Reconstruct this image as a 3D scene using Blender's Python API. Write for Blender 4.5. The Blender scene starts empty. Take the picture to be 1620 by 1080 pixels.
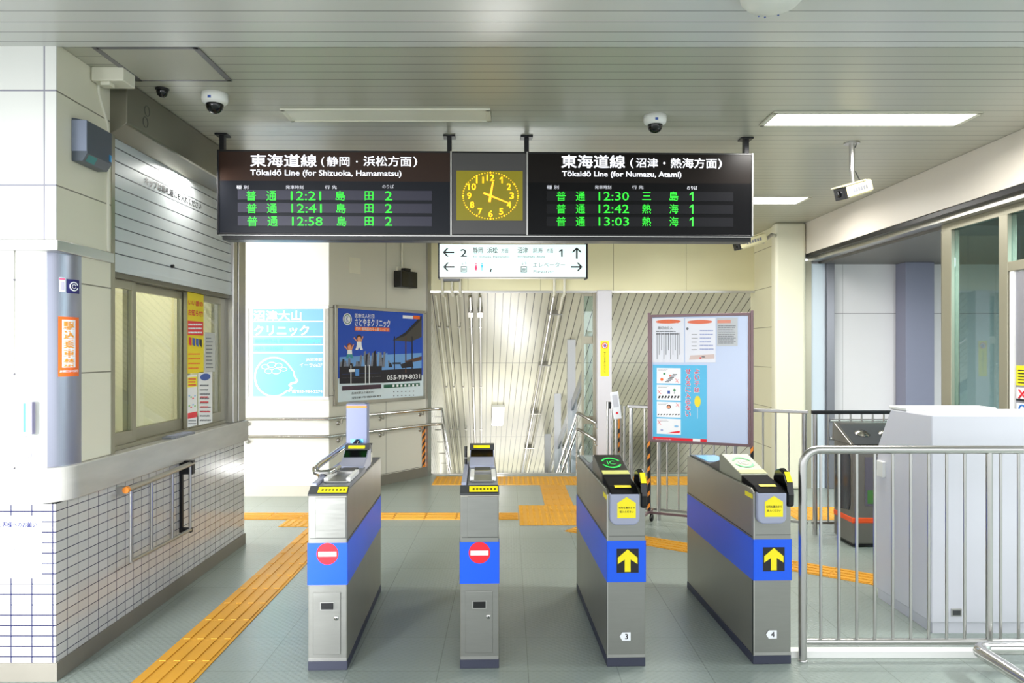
import bpy, bmesh, math, random
from mathutils import Matrix, Vector
random.seed(7)
S = bpy.context.scene
COL = S.collection
R = math.radians
# ------------------------------------------------------------------ camera, sky, big lights, exposure
F_PX, VX, HY, CH = 1200.0, 804.0, 556.0, 1.6       # focal length (px), vanishing point, eye height
cd = bpy.data.cameras.new('camera'); cam = bpy.data.objects.new('camera', cd); COL.objects.link(cam)
cam.location = (0, 0, CH); cam.rotation_euler = (R(90), 0, 0)
cd.sensor_width = 36; cd.lens = F_PX / 1620 * 36
cd.shift_x = (810 - VX) / 1620; cd.shift_y = (HY - 540) / 1620
cd.clip_start = .05; cd.clip_end = 200
S.camera = cam
w = bpy.data.worlds.new('daylight'); S.world = w; w.use_nodes = True
bg = w.node_tree.nodes['Background']; bg.inputs[0].default_value = (.93, .97, 1, 1); bg.inputs[1].default_value = 1.25
S.view_settings.view_transform = 'Standard'; S.view_settings.look = 'None'
S.view_settings.gamma = 1; S.view_settings.use_curve_mapping = False
S.view_settings.exposure = 0.8
S.cycles.max_bounces = 8; S.cycles.diffuse_bounces = 5; S.cycles.glossy_bounces = 4
S.cycles.use_denoising = True; S.cycles.sample_clamp_indirect = 6
def area(name, loc, target, sx, sy, power, col=(1, 1, 1), spread=180):
    l = bpy.data.lights.new(name, 'AREA'); l.shape = 'RECTANGLE'; l.size = sx; l.size_y = sy
    l.energy = power; l.color = col; l.spread = R(spread)
    o = bpy.data.objects.new(name, l); COL.objects.link(o); o.location = loc
    o.rotation_euler = (Vector(target) - Vector(loc)).to_track_quat('-Z', 'Y').to_euler()
    return o
area('daylight_entrance', (-3.4, -1.5, 1.3), (-2.3, 3.8, .8), 1.4, 1.4, 36, (.95, .97, 1), 40)
area('daylight_side_opening', (-4.2, 6.9, 1.5), (-2.5, 8.3, 1.2), 1.4, 2.6, 60, (1, .99, .97), 150)
area('daylight_stair_foot', (.2, 17.2, -2.6), (.1, 14.5, 0), 2.4, 2.4, 44, (1, .96, .88))
area('daylight_stair_side', (-.2, 12.6, -.9), (-1.2, 11.6, 1.2), .5, 2.0, 32, (1, .99, .97))
area('daylight_lift_side', (2.6, 13.4, -1.4), (2.6, 12.5, 1), 2.0, 2.0, 34, (1, 1, .97))
area('office_lamp', (-2.95, 5.1, 2.6), (-2.6, 5.1, 1.2), .3, 1.8, 85, (1, .98, .93))
area('inner_room_fill', (5.0, 4.2, 2.6), (5.0, 4.2, 0), .5, 2.4, 200, (.95, 1, 1))  # unseen fill light added to brighten the view through the partition glass

# ------------------------------------------------------------------ materials
def lin(c):
    c = c / 255
    return c / 12.92 if c <= .04045 else ((c + .055) / 1.055) ** 2.4
def rgb(r, g, b): return (lin(r), lin(g), lin(b), 1)
MATS = {}
def mat(name, c, rough=.5, metal=0, emit=0, noise=0, nscale=6, bump=0, bscale=60, stretch=None, spec=None):
    if name in MATS: return MATS[name]
    m = bpy.data.materials.new(name); m.use_nodes = True; nt = m.node_tree
    b = nt.nodes['Principled BSDF']; col = rgb(*c)
    b.inputs['Base Color'].default_value = col; b.inputs['Roughness'].default_value = rough
    b.inputs['Metallic'].default_value = metal
    if spec is not None: b.inputs['Specular IOR Level'].default_value = spec
    if emit: b.inputs['Emission Color'].default_value = col; b.inputs['Emission Strength'].default_value = emit
    tc = nt.nodes.new('ShaderNodeTexCoord'); mp = nt.nodes.new('ShaderNodeMapping')
    nt.links.new(tc.outputs['Object'], mp.inputs[0])
    if stretch: mp.inputs['Scale'].default_value = stretch
    if noise:
        n = nt.nodes.new('ShaderNodeTexNoise'); n.inputs['Scale'].default_value = nscale; n.inputs['Detail'].default_value = 5
        nt.links.new(mp.outputs[0], n.inputs[0])
        mx = nt.nodes.new('ShaderNodeMix'); mx.data_type = 'RGBA'
        mx.inputs[6].default_value = tuple(v * (1 - noise) for v in col[:3]) + (1,)
        mx.inputs[7].default_value = tuple(min(1, v * (1 + noise)) for v in col[:3]) + (1,)
        nt.links.new(n.outputs[0], mx.inputs[0]); nt.links.new(mx.outputs[2], b.inputs['Base Color'])
        mr = nt.nodes.new('ShaderNodeMapRange'); mr.inputs[3].default_value = max(.03, rough - .08); mr.inputs[4].default_value = rough + .08
        nt.links.new(n.outputs[0], mr.inputs[0]); nt.links.new(mr.outputs[0], b.inputs['Roughness'])
    if bump:
        n2 = nt.nodes.new('ShaderNodeTexNoise'); n2.inputs['Scale'].default_value = bscale
        nt.links.new(mp.outputs[0], n2.inputs[0])
        bp = nt.nodes.new('ShaderNodeBump'); bp.inputs['Strength'].default_value = bump; bp.inputs['Distance'].default_value = .01
        nt.links.new(n2.outputs[0], bp.inputs['Height']); nt.links.new(bp.outputs[0], b.inputs['Normal'])
    MATS[name] = m
    return m
def grid_mat(name, c, line, us, rough=.5, noise=.04, vary=0, lw=.004, nscale=3, bump=.3, metal=0):
    """us: list of (axis, size, offset, linewidth): seams where the object coordinate crosses multiples of size"""
    m = bpy.data.materials.new(name); m.use_nodes = True; nt = m.node_tree; N = nt.nodes; L = nt.links
    b = N['Principled BSDF']; b.inputs['Roughness'].default_value = rough; b.inputs['Metallic'].default_value = metal
    tc = N.new('ShaderNodeTexCoord'); sp = N.new('ShaderNodeSeparateXYZ'); L.new(tc.outputs['Object'], sp.inputs[0])
    def M(op, a, bb=None):
        n = N.new('ShaderNodeMath'); n.operation = op
        for i, v in enumerate((a, bb)):
            if v is None: continue
            if isinstance(v, (int, float)): n.inputs[i].default_value = v
            else: L.new(v, n.inputs[i])
        return n.outputs[0]
    seam = None; cells = []
    for ax, size, off, lw_ in us:
        t = M('DIVIDE', M('SUBTRACT', sp.outputs['XYZ'.index(ax)], off), size)
        fr = M('FRACT', t); cells.append(M('FLOOR', t))
        d = M('LESS_THAN', M('ABSOLUTE', M('SUBTRACT', fr, .5)), .5)          # keeps type; distance to seam next
        e = M('MULTIPLY', M('SUBTRACT', .5, M('ABSOLUTE', M('SUBTRACT', fr, .5))), size)
        s = M('LESS_THAN', e, lw_ / 2)
        seam = s if seam is None else M('MAXIMUM', seam, s)
    n = N.new('ShaderNodeTexNoise'); n.inputs['Scale'].default_value = nscale; n.inputs['Detail'].default_value = 5
    L.new(tc.outputs['Object'], n.inputs[0])
    col = rgb(*c)
    mx = N.new('ShaderNodeMix'); mx.data_type = 'RGBA'
    mx.inputs[6].default_value = tuple(v * (1 - noise) for v in col[:3]) + (1,); mx.inputs[7].default_value = tuple(min(1, v * (1 + noise)) for v in col[:3]) + (1,)
    L.new(n.outputs[0], mx.inputs[0]); base = mx.outputs[2]
    if vary:
        cb = N.new('ShaderNodeCombineXYZ')
        for i, cc in enumerate(cells[:3]): L.new(cc, cb.inputs[i])
        wn = N.new('ShaderNodeTexWhiteNoise'); wn.noise_dimensions = '3D'; L.new(cb.outputs[0], wn.inputs[0])
        hv = N.new('ShaderNodeHueSaturation'); L.new(base, hv.inputs['Color'])
        mr = N.new('ShaderNodeMapRange'); mr.inputs[3].default_value = 1 - vary; mr.inputs[4].default_value = 1 + vary
        L.new(wn.outputs[0], mr.inputs[0]); L.new(mr.outputs[0], hv.inputs['Value']); base = hv.outputs[0]
    m2 = N.new('ShaderNodeMix'); m2.data_type = 'RGBA'; L.new(seam, m2.inputs[0]); L.new(base, m2.inputs[6]); m2.inputs[7].default_value = rgb(*line)
    L.new(m2.outputs[2], b.inputs['Base Color'])
    if bump:
        bp = N.new('ShaderNodeBump'); bp.inputs['Strength'].default_value = bump; bp.inputs['Distance'].default_value = .004
        L.new(M('SUBTRACT', 1, seam), bp.inputs['Height']); L.new(bp.outputs[0], b.inputs['Normal'])
    MATS[name] = m
    return m
def glass_mat(name, tint=(.75, .85, .85), refl=.12, rough=.02):
    m = bpy.data.materials.new(name); m.use_nodes = True; nt = m.node_tree
    for n in list(nt.nodes): nt.nodes.remove(n)
    o = nt.nodes.new('ShaderNodeOutputMaterial'); t = nt.nodes.new('ShaderNodeBsdfTransparent'); t.inputs[0].default_value = (*tint, 1)
    g = nt.nodes.new('ShaderNodeBsdfGlossy'); g.inputs['Roughness'].default_value = rough
    lw = nt.nodes.new('ShaderNodeLayerWeight'); lw.inputs[0].default_value = .5
    f = nt.nodes.new('ShaderNodeMath'); f.operation = 'POWER'; f.inputs[1].default_value = 4; nt.links.new(lw.outputs['Facing'], f.inputs[0])
    a = nt.nodes.new('ShaderNodeMath'); a.operation = 'ADD'; a.inputs[1].default_value = refl + .04; a.use_clamp = True; nt.links.new(f.outputs[0], a.inputs[0])
    x = nt.nodes.new('ShaderNodeMixShader'); nt.links.new(a.outputs[0], x.inputs[0]); nt.links.new(t.outputs[0], x.inputs[1]); nt.links.new(g.outputs[0], x.inputs[2])
    nt.links.new(x.outputs[0], o.inputs[0]); MATS[name] = m
    return m
steel = mat('brushed_steel', (150, 150, 145), .34, .85, noise=.06, nscale=8, stretch=(1, 1, 12))
steel_side = mat('brushed_steel_side', (158, 156, 146), .36, .8, noise=.07, nscale=6, stretch=(1, 1, .3))
chrome = mat('polished_steel', (205, 203, 200), .16, 1)
satin = mat('satin_steel', (190, 188, 185), .28, .95)
dark_metal = mat('dark_metal', (24, 24, 28), .4, .3)
black = mat('black_plastic', (12, 12, 14), .3)
gloss_black = mat('glossy_black', (8, 8, 10), .08)
rubber = mat('dark_rubber', (55, 58, 75), .6)
white_p = mat('white_paint', (236, 236, 232), .45, noise=.02)
offwhite = mat('ivory_plastic', (225, 222, 205), .45)
greyplas = mat('blue_grey_plastic', (160, 164, 186), .35)
midgrey = mat('mid_grey_plastic', (120, 124, 132), .4)
darkgrey = mat('dark_grey_plastic', (62, 64, 66), .4)
blue = mat('blue_band', (20, 92, 235), .35)
red = mat('sign_red', (232, 30, 50), .4)
yellow = mat('label_yellow', (250, 232, 20), .45)
white_s = mat('sticker_white', (245, 246, 250), .45)
ink = mat('ink_black', (18, 18, 24), .5)
ink_grey = mat('ink_grey', (110, 112, 120), .5)
ink_blue = mat('ink_blue', (60, 90, 170), .5)
paper = mat('paper_white', (240, 240, 240), .55)
orange = mat('sign_orange', (245, 110, 30), .45)
green_l = mat('logo_green', (30, 200, 80), .4, emit=.35)
frame_al = mat('aluminium_frame', (158, 154, 136), .38, .55)
hz_o = mat('hazard_orange', (235, 140, 40), .5)
glass = glass_mat('window_glass', (.88, .92, .90), .0)
glass_d = glass_mat('dark_glass', (.55, .68, .68), .02)
led_green = mat('led_green', (40, 235, 50), .5, emit=.6)
lamp_on = mat('lamp_white', (255, 252, 250), .5, emit=7)
lamp_off = mat('lamp_diffuser_off', (232, 230, 215), .35)
panel_cream = grid_mat('cream_wall_panels', (226, 222, 202), (130, 126, 110), [('Z', .46, .11, .007), ('Y', 5, 1.2, .006)], .45, .03, nscale=1.2)
panel_front = grid_mat('white_front_panels', (236, 235, 230), (150, 148, 160), [('Z', .46, .11, .008), ('X', .55, -2.257, .008)], .45, .02)
tile_mat = grid_mat('small_wall_tiles', (198, 199, 198), (62, 62, 84), [('Z', .0505, .0655, .0045), ('Y', .0955, 3.69, .0045)], .16, .05, vary=.05, nscale=5)
tile_front = grid_mat('small_wall_tiles_front', (198, 199, 198), (30, 30, 66), [('Z', .0505, .0655, .006), ('X', .1015, -2.215, .006)], .16, .05, vary=.05, nscale=5)
back_panel = grid_mat('pale_back_panels', (226, 226, 220), (140, 138, 130), [('Z', .98, .10, .006), ('X', .93, -1.98, .006)], .4, .03, nscale=1.5)
angled_panel = grid_mat('pale_angled_panels', (214, 212, 200), (110, 108, 100), [('Z', .98, .13, .006), ('X', .93, -.02, .007)], .4, .03, nscale=1.5)
bulk_panel = grid_mat('cream_bulkhead_panels', (226, 220, 180), (130, 125, 90), [('X', .94, -.52, .006)], .45, .04, nscale=1.5)
right_panel = grid_mat('cream_right_panels', (222, 218, 188), (140, 134, 105), [('Z', .487, -.05, .008)], .45, .04, nscale=1.5)
alcove_panel = grid_mat('alcove_white_panels', (214, 212, 214), (130, 128, 128), [('Z', 2.05, 0, .006), ('X', .9, .35, .003)], .45, .03)
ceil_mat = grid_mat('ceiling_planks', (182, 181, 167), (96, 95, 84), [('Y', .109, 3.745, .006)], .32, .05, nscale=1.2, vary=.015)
ceil_front = grid_mat('ceiling_planks_daylit', (205, 205, 201), (120, 120, 116), [('Y', .109, 3.745, .006)], .26, .05, nscale=1.0, vary=.015)  # same planks as the ceiling, paler: outside daylight put into the colour
stair_plank = grid_mat('stair_ceiling_planks', (206, 203, 182), (84, 80, 66), [('X', .104, 0, .012), ('Y', 3.85, 2.35, .02)], .3, .05, nscale=1.2, vary=.03)
stair_wall_m = grid_mat('stair_wall_planks', (224, 222, 210), (110, 106, 92), [('Z', .13, 0, .012)], .3, .04, nscale=1.2, vary=.03)
_n = stair_wall_m.node_tree; _mp = _n.nodes.new('ShaderNodeMapping'); _mp.inputs['Rotation'].default_value = (math.atan(.448), 0, 0)
_tc = [x for x in _n.nodes if x.type == 'TEX_COORD'][0]; _sp = [x for x in _n.nodes if x.type == 'SEPXYZ'][0]
_n.links.new(_tc.outputs['Object'], _mp.inputs[0]); _n.links.new(_mp.outputs[0], _sp.inputs[0])
marble = mat('grey_marble', (184, 182, 176), .2, noise=.28, nscale=3.2, stretch=(1, .6, 3))
[n for n in marble.node_tree.nodes if n.type == 'MAPPING'][0].inputs['Rotation'].default_value = (R(28), 0, 0)
granite = mat('grey_skirting', (120, 116, 105), .5, noise=.12, nscale=4)
tactile = mat('tactile_yellow', (216, 156, 42), .5, noise=.08, nscale=5)

# floor: grey green vinyl with small embossed studs
fm = grid_mat('floor_vinyl', (140, 150, 143), (118, 127, 120), [('X', .45, .1, .004), ('Y', .45, .2, .004)], .27, .08, nscale=.9, bump=0, vary=.015)
nt = fm.node_tree; tc = nt.nodes.new('ShaderNodeTexCoord'); mp = nt.nodes.new('ShaderNodeMapping'); mp.inputs['Rotation'].default_value = (0, 0, R(45))
nt.links.new(tc.outputs['Object'], mp.inputs[0])
vo = nt.nodes.new('ShaderNodeTexVoronoi'); vo.inputs['Scale'].default_value = 34; vo.inputs['Randomness'].default_value = 0
nt.links.new(mp.outputs[0], vo.inputs[0])
mr = nt.nodes.new('ShaderNodeMapRange'); mr.inputs[1].default_value = .22; mr.inputs[2].default_value = .34; mr.inputs[3].default_value = 1; mr.inputs[4].default_value = 0
nt.links.new(vo.outputs[0], mr.inputs[0])
bp = nt.nodes.new('ShaderNodeBump'); bp.inputs['Strength'].default_value = .35; bp.inputs['Distance'].default_value = .002
nt.links.new(mr.outputs[0], bp.inputs['Height']); nt.links.new(bp.outputs[0], nt.nodes['Principled BSDF'].inputs['Normal'])

# ------------------------------------------------------------------ mesh helpers
TXT = {('1', 0): ([(1, 0), (1, 1), (.66, 1), (0, .74), (0, .60), (.62, .80), (.62, 0)], [(0, 1, 2, 3, 4, 5, 6)], .42)}
def text_geo(s, bold=0):
    k = (s, bold)
    if k not in TXT:
        c = bpy.data.curves.new('t', 'FONT'); c.body = s; c.resolution_u = 2; c.offset = bold
        o = bpy.data.objects.new('t', c); m = o.to_mesh()
        v = [(p.co.x, p.co.y) for p in m.vertices]; f = [tuple(p.vertices) for p in m.polygons]
        o.to_mesh_clear(); bpy.data.objects.remove(o); bpy.data.curves.remove(c)
        if v:
            x0 = min(a for a, b in v); x1 = max(a for a, b in v); y0 = min(b for a, b in v); y1 = max(b for a, b in v)
            v = [((a - x0) / max(1e-6, x1 - x0), (b - y0) / max(1e-6, y1 - y0)) for a, b in v]
            r = (x1 - x0) / max(1e-6, y1 - y0)
        else: r = 1
        TXT[k] = (v, f, r)
    return TXT[k]
class MB:
    def __init__(s, sp=False): s.v = []; s.f = []; s.m = []; s.mats = []; s.sm = []; s.M = Matrix.Identity(4); s.sp = sp; s.marks = []
    def mark(s):
        if s.sp: s.marks.append((len(s.v), len(s.f)))
    def build_split(s, name, parent):
        mk = s.marks + [(len(s.v), len(s.f))]; out = []
        for (v0, f0), (v1, f1) in zip(mk, mk[1:]):
            if f1 <= f0: continue
            p = MB(); p.v = s.v[v0:v1]; p.f = [tuple(k - v0 for k in f) for f in s.f[f0:f1]]; p.mats = s.mats[:]; p.m = s.m[f0:f1]; p.sm = s.sm[f0:f1]
            out.append(p.build(name, parent))
        return out
    def mi(s, m):
        if m not in s.mats: s.mats.append(m)
        return s.mats.index(m)
    def add(s, vs, fs, m, smooth=False):
        n = len(s.v); s.v += [tuple(s.M @ Vector(v)) for v in vs]
        i = s.mi(m)
        for f in fs: s.f.append(tuple(n + k for k in f)); s.m.append(i); s.sm.append(smooth)
        return s
    def box(s, x0, x1, y0, y1, z0, z1, m):
        x0, x1 = sorted((x0, x1)); y0, y1 = sorted((y0, y1)); z0, z1 = sorted((z0, z1))
        v = [(x0, y0, z0), (x1, y0, z0), (x1, y1, z0), (x0, y1, z0), (x0, y0, z1), (x1, y0, z1), (x1, y1, z1), (x0, y1, z1)]
        return s.add(v, [(0, 3, 2, 1), (4, 5, 6, 7), (0, 1, 5, 4), (1, 2, 6, 5), (2, 3, 7, 6), (3, 0, 4, 7)], m)
    def quad(s, p, m): return s.add(p, [tuple(range(len(p)))], m)
    def prism(s, poly, ax, a, b, m):
        """poly of (p,q); ax 'x': (p,q)=(y,z); 'y': (x,z); 'z': (x,y)"""
        def P(p, q, t): return {'x': (t, p, q), 'y': (p, t, q), 'z': (p, q, t)}[ax]
        n = len(poly); v = [P(p, q, a) for p, q in poly] + [P(p, q, b) for p, q in poly]
        f = [tuple(range(n))[::-1], tuple(range(n, 2 * n))] + [(i, (i + 1) % n, n + (i + 1) % n, n + i) for i in range(n)]
        return s.add(v, f, m)
    def tube(s, pts, r, m, seg=10, closed=False):
        pts = [Vector(p) for p in pts]; n = len(pts); vs = []; up = None
        for i, p in enumerate(pts):
            if closed: t = (pts[(i + 1) % n] - pts[i - 1]).normalized()
            elif i == 0: t = (pts[1] - p).normalized()
            elif i == n - 1: t = (p - pts[-2]).normalized()
            else: t = ((pts[i + 1] - p).normalized() + (p - pts[i - 1]).normalized()).normalized()
            if up is None: up = Vector((0, 0, 1)) if abs(t.z) < .9 else Vector((1, 0, 0))
            a = (up - t * up.dot(t)).normalized(); up = a; b = t.cross(a)
            rr = r[i] if isinstance(r, (list, tuple)) else r
            for k in range(seg):
                g = 2 * math.pi * k / seg; vs.append(p + (a * math.cos(g) + b * math.sin(g)) * rr)
        fs = []
        for i in range(n if closed else n - 1):
            for k in range(seg):
                j = (i + 1) % n; fs.append((i * seg + k, i * seg + (k + 1) % seg, j * seg + (k + 1) % seg, j * seg + k))
        s.add(vs, fs, m, True)
        if not closed:
            s.add([vs[k] for k in range(seg)], [tuple(range(seg))[::-1]], m); s.add([vs[(n - 1) * seg + k] for k in range(seg)], [tuple(range(seg))], m)
        return s
    def lathe(s, prof, c, m, seg=24, axis='z'):
        vs = []; c = Vector(c)
        for r, h in prof:
            for k in range(seg):
                g = 2 * math.pi * k / seg; a, b = r * math.cos(g), r * math.sin(g)
                vs.append(c + Vector({'z': (a, b, h), 'y': (a, h, b), 'x': (h, a, b)}[axis]))
        fs = [(i * seg + k, i * seg + (k + 1) % seg, (i + 1) * seg + (k + 1) % seg, (i + 1) * seg + k) for i in range(len(prof) - 1) for k in range(seg)]
        s.add(vs, fs, m, True)
        return s
    def disc(s, cx, y, cz, r, m, seg=28, rz=None):
        rz = rz or r
        return s.add([(cx + r * math.cos(2 * math.pi * k / seg), y, cz + rz * math.sin(2 * math.pi * k / seg)) for k in range(seg)], [tuple(range(seg))], m)
    def poly(s, pts, y, m): return s.add([(a, y, b) for a, b in pts], [tuple(range(len(pts)))], m)
    def rect(s, x0, x1, z0, z1, y, m): return s.add([(x0, y, z0), (x1, y, z0), (x1, y, z1), (x0, y, z1)], [(0, 1, 2, 3)], m)
    def text(s, t, x0, x1, z0, z1, y, m, bold=0, keep=None):
        v, f, r = text_geo(t)
        if not v: return s
        s.mark(); sp, s.sp = s.sp, False
        s._text(t, v, f, r, x0, x1, z0, z1, y, m, bold, keep); s.sp = sp
        return s
    def _text(s, t, v, f, r, x0, x1, z0, z1, y, m, bold, keep):
        if bold:
            d = bold * (z1 - z0) * .75; s2 = s
            for i, (a, b) in enumerate(((-d, -d), (d, d), (-d, d))): s.text(t, x0 + a + d, x1 + a - d, z0 + b + d, z1 + b - d, y - .00003 * i, m, 0, keep)
            x0 += 2 * d; z0 += 0; z1 -= 2 * d; y -= .0001
        if keep == 'c':
            wd = (z1 - z0) * r; c = (x0 + x1) / 2; x0, x1 = c - wd / 2, c + wd / 2
        if keep == 'l': x1 = x0 + (z1 - z0) * r
        return s.add([(x0 + a * (x1 - x0), y, z0 + b * (z1 - z0)) for a, b in v], f, m)
    def build(s, name, parent=None, bevel=0, F=None, kind=None, seg=2):
        me = bpy.data.meshes.new(name); me.from_pydata(s.v, [], s.f)
        for m in s.mats: me.materials.append(m)
        me.polygons.foreach_set('material_index', s.m); me.polygons.foreach_set('use_smooth', s.sm)
        if True:
            bm = bmesh.new(); bm.from_mesh(me); bmesh.ops.remove_doubles(bm, verts=bm.verts, dist=1e-5) if bevel else None
            if bevel: bmesh.ops.recalc_face_normals(bm, faces=bm.faces)
            bm.to_mesh(me); bm.free()
        me.update()
        o = bpy.data.objects.new(name, me); COL.objects.link(o)
        if parent: o.parent = parent
        if F is not None: o.matrix_world = F
        if kind: o['kind'] = kind
        if bevel:
            b = o.modifiers.new('bevel', 'BEVEL'); b.width = bevel; b.segments = seg; b.limit_method = 'ANGLE'; b.angle_limit = R(35)
            b.harden_normals = False
        return o
def arc(c, r, a0, a1, n, plane='xz', k=0):
    out = []
    for i in range(n + 1):
        g = R(a0 + (a1 - a0) * i / n); p, q = c[0] + r * math.cos(g), c[1] + r * math.sin(g)
        out.append({'xz': (p, k, q), 'xy': (p, q, k), 'yz': (k, p, q)}[plane])
    return out
def thing(name, label, cat, loc=(0, 0, 0), rz=0, group=None):
    o = bpy.data.objects.new(name, None); COL.objects.link(o); o.empty_display_size = .1
    o.location = loc; o.rotation_euler = (0, 0, rz); tag(o, label, cat, group)
    return o
def tag(o, label, cat, group=None):
    o['label'] = label; o['category'] = cat
    if group: o['group'] = group
    return o
def at(px, py, Y): return Vector(((px - VX) / F_PX * Y, Y, CH - (py - HY) / F_PX * Y))   # photo point at depth Y
class Frame:
    """a vertical plane through (ox,oy) turned by ang: local x along it, -y towards the room, z up"""
    def __init__(s, ox, oy, ang): s.o = Vector((ox, oy, 0)); s.a = ang; s.M = Matrix.Translation(s.o) @ Matrix.Rotation(ang, 4, 'Z')
    def uv(s, px, py, off=0):
        d = Vector(((px - VX) / F_PX, 1, -(py - HY) / F_PX)); n = Vector((math.sin(s.a), -math.cos(s.a), 0))
        p0 = s.o + n * (-off); t = n.dot(p0) / n.dot(d); P = Vector((0, 0, CH)) + d * t
        l = s.M.inverted() @ P
        return l.x, l.z
    def r(s, mb, x0, y0, x1, y1, off, m):
        mb.mark()
        u0, v0 = s.uv(x0, (y0 + y1) / 2, off)[0], s.uv((x0 + x1) / 2, y1, off)[1]
        u1, v1 = s.uv(x1, (y0 + y1) / 2, off)[0], s.uv((x0 + x1) / 2, y0, off)[1]
        mb.rect(u0, u1, v0, v1, off, m)
    def b(s, mb, x0, y0, x1, y1, off, thick, m):
        u0, v0 = s.uv(x0, (y0 + y1) / 2, off)[0], s.uv((x0 + x1) / 2, y1, off)[1]
        u1, v1 = s.uv(x1, (y0 + y1) / 2, off)[0], s.uv((x0 + x1) / 2, y0, off)[1]
        mb.box(u0, u1, off, off + thick, v0, v1, m)
    def t(s, mb, txt, x0, y0, x1, y1, off, m, bold=0):
        u0, v0 = s.uv(x0, (y0 + y1) / 2, off)[0], s.uv((x0 + x1) / 2, y1, off)[1]
        u1, v1 = s.uv(x1, (y0 + y1) / 2, off)[0], s.uv((x0 + x1) / 2, y0, off)[1]
        mb.text(txt, u0, u1, v0, v1, off, m, bold)
    def d(s, mb, cx, cy, r, off, m, rz=None):
        mb.mark()
        u, v = s.uv(cx, cy, off); u2, _ = s.uv(cx + r, cy, off); _, v2 = s.uv(cx, cy - (rz or r), off)
        mb.disc(u, off, v, u2 - u, m, rz=v2 - v)
    def p(s, mb, pts, off, m): mb.mark(); mb.poly([s.uv(x, y, off) for x, y in pts], off, m)
def place(o, f, dz=0):
    o.location = (f.o.x, f.o.y, dz); o.rotation_euler = (0, 0, f.a)
def fine_lines(f, mb, x0, x1, y0, y1, n, off, m, h=.35, rnd=.25):
    mb.mark(); sp_, mb.sp = mb.sp, False
    for i in range(n):
        y = y0 + (y1 - y0) * (i + .5) / n; hh = (y1 - y0) / n * h / 2
        xe = x1 - random.random() * rnd * (x1 - x0); x = x0
        while x < xe - 1:
            xn = min(xe, x + (x1 - x0) * random.uniform(.08, .22)); f.r(mb, x, y - hh, xn - (x1 - x0) * .015, y + hh, off, m); x = xn
    mb.sp = sp_; mb.mark()
CZ = 3.10
GA = R(1.9)                                          # the gates, the board and the stairs are turned by this
# ------------------------------------------------------------------ the setting
MB().box(-7, 7, -7, 9.95, -.2, 0, fm).build('floor', kind='structure')
MB().box(-7, 7, 3.70, 10.2, CZ, CZ + .25, ceil_mat).build('ceiling', kind='structure')
MB().box(-7, 7, 1.2, 3.70, CZ - .015, CZ + .25, ceil_front).build('ceiling_canopy', kind='structure')
# ticket office wall
MB().box(-5.5, -2.2, 3.69, 3.70, 2.14, CZ - .001, panel_front).build('wall_front_upper', kind='structure')
m = MB(); m.box(-2.30, -2.2, 3.70, 4.20, 2.14, CZ - .001, panel_cream); m.build('wall_left_upper', kind='structure')
m = MB(); m.box(-5.5, -2.2005, 3.69, 3.75, .088, .859, tile_front); m.box(-2.26, -2.2, 3.6915, 6.32, .088, .859, tile_mat); m.build('wall_left', kind='structure')
m = MB(); m.box(-5.5, -2.19, 3.68, 3.76, 0, .088, granite); m.box(-2.26, -2.19, 3.76, 6.33, 0, .088, granite); m.build('baseboard_left', kind='structure')
RC = .20                                              # rounded corner radius
def corner_poly(x1, y0, r, back):
    """plan outline of the office corner: straight front, quarter round corner, straight side"""
    pts = [(-5.5, y0)] + [(x1 - r + r * math.cos(R(a)), y0 + r + r * math.sin(R(a))) for a in range(-90, 1, 10)]
    return pts + [(x1, back), (x1 - .1, back), (x1 - .1, y0 + .3), (-5.5, y0 + .3)]
# lower clad column: panels either side of the round steel corner
m = MB(); m.box(-5.5, -2.41, 3.695, 3.80, 1.03, 2.09, panel_front); m.box(-2.36, -2.2, 3.91, 4.20, 1.03, 2.09, panel_cream)
m.build('wall_front_lower', kind='structure')
m = MB()
def cp(a, d=0): return (-2.2 - RC + (RC + d) * math.cos(R(a)), 3.695 + RC + (RC + d) * math.sin(R(a)))
cs = mat('corner_steel', (164, 166, 182), .3, .8, noise=.04, stretch=(1, 1, .2))
m.prism([cp(a) for a in range(-51, 1, 3)] + [(-2.2, 3.91), (-2.28, 3.91), (-2.34, 3.80)], 'z', 1.03, 2.09, cs)
m.prism([cp(a, -.002) for a in range(-90, -50, 3)] + [cp(-51, -.002), (-2.34, 3.80), (-2.41, 3.80)], 'z', 1.03, 2.09, white_p)
o = m.build('trim_corner', kind='structure')
m = MB(); m.box(-5.5, -2.185, 3.675, 3.80, 2.09, 2.145, satin); m.box(-2.3, -2.185, 3.80, 4.21, 2.09, 2.145, satin); m.build('trim_band', bevel=.004, kind='structure')
MB().box(-2.32, -2.195, 4.20, 4.235, 1.03, CZ - .002, frame_al).build('trim_window_jamb', kind='structure')
m = MB(); m.box(-2.36, -2.19, 6.05, 6.14, 1.03, CZ - .002, satin); m.box(-2.36, -2.19, 6.165, 6.33, 1.03, CZ - .002, satin); m.box(-2.36, -2.22, 6.13, 6.17, 1.03, CZ - .002, dark_metal)
m.build('trim_steel_jamb', bevel=.006, kind='structure')
MB().box(-3.6, -2.43, 6.25, 6.33, 0, CZ - .002, back_panel).build('wall_office_end', kind='structure')
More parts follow.
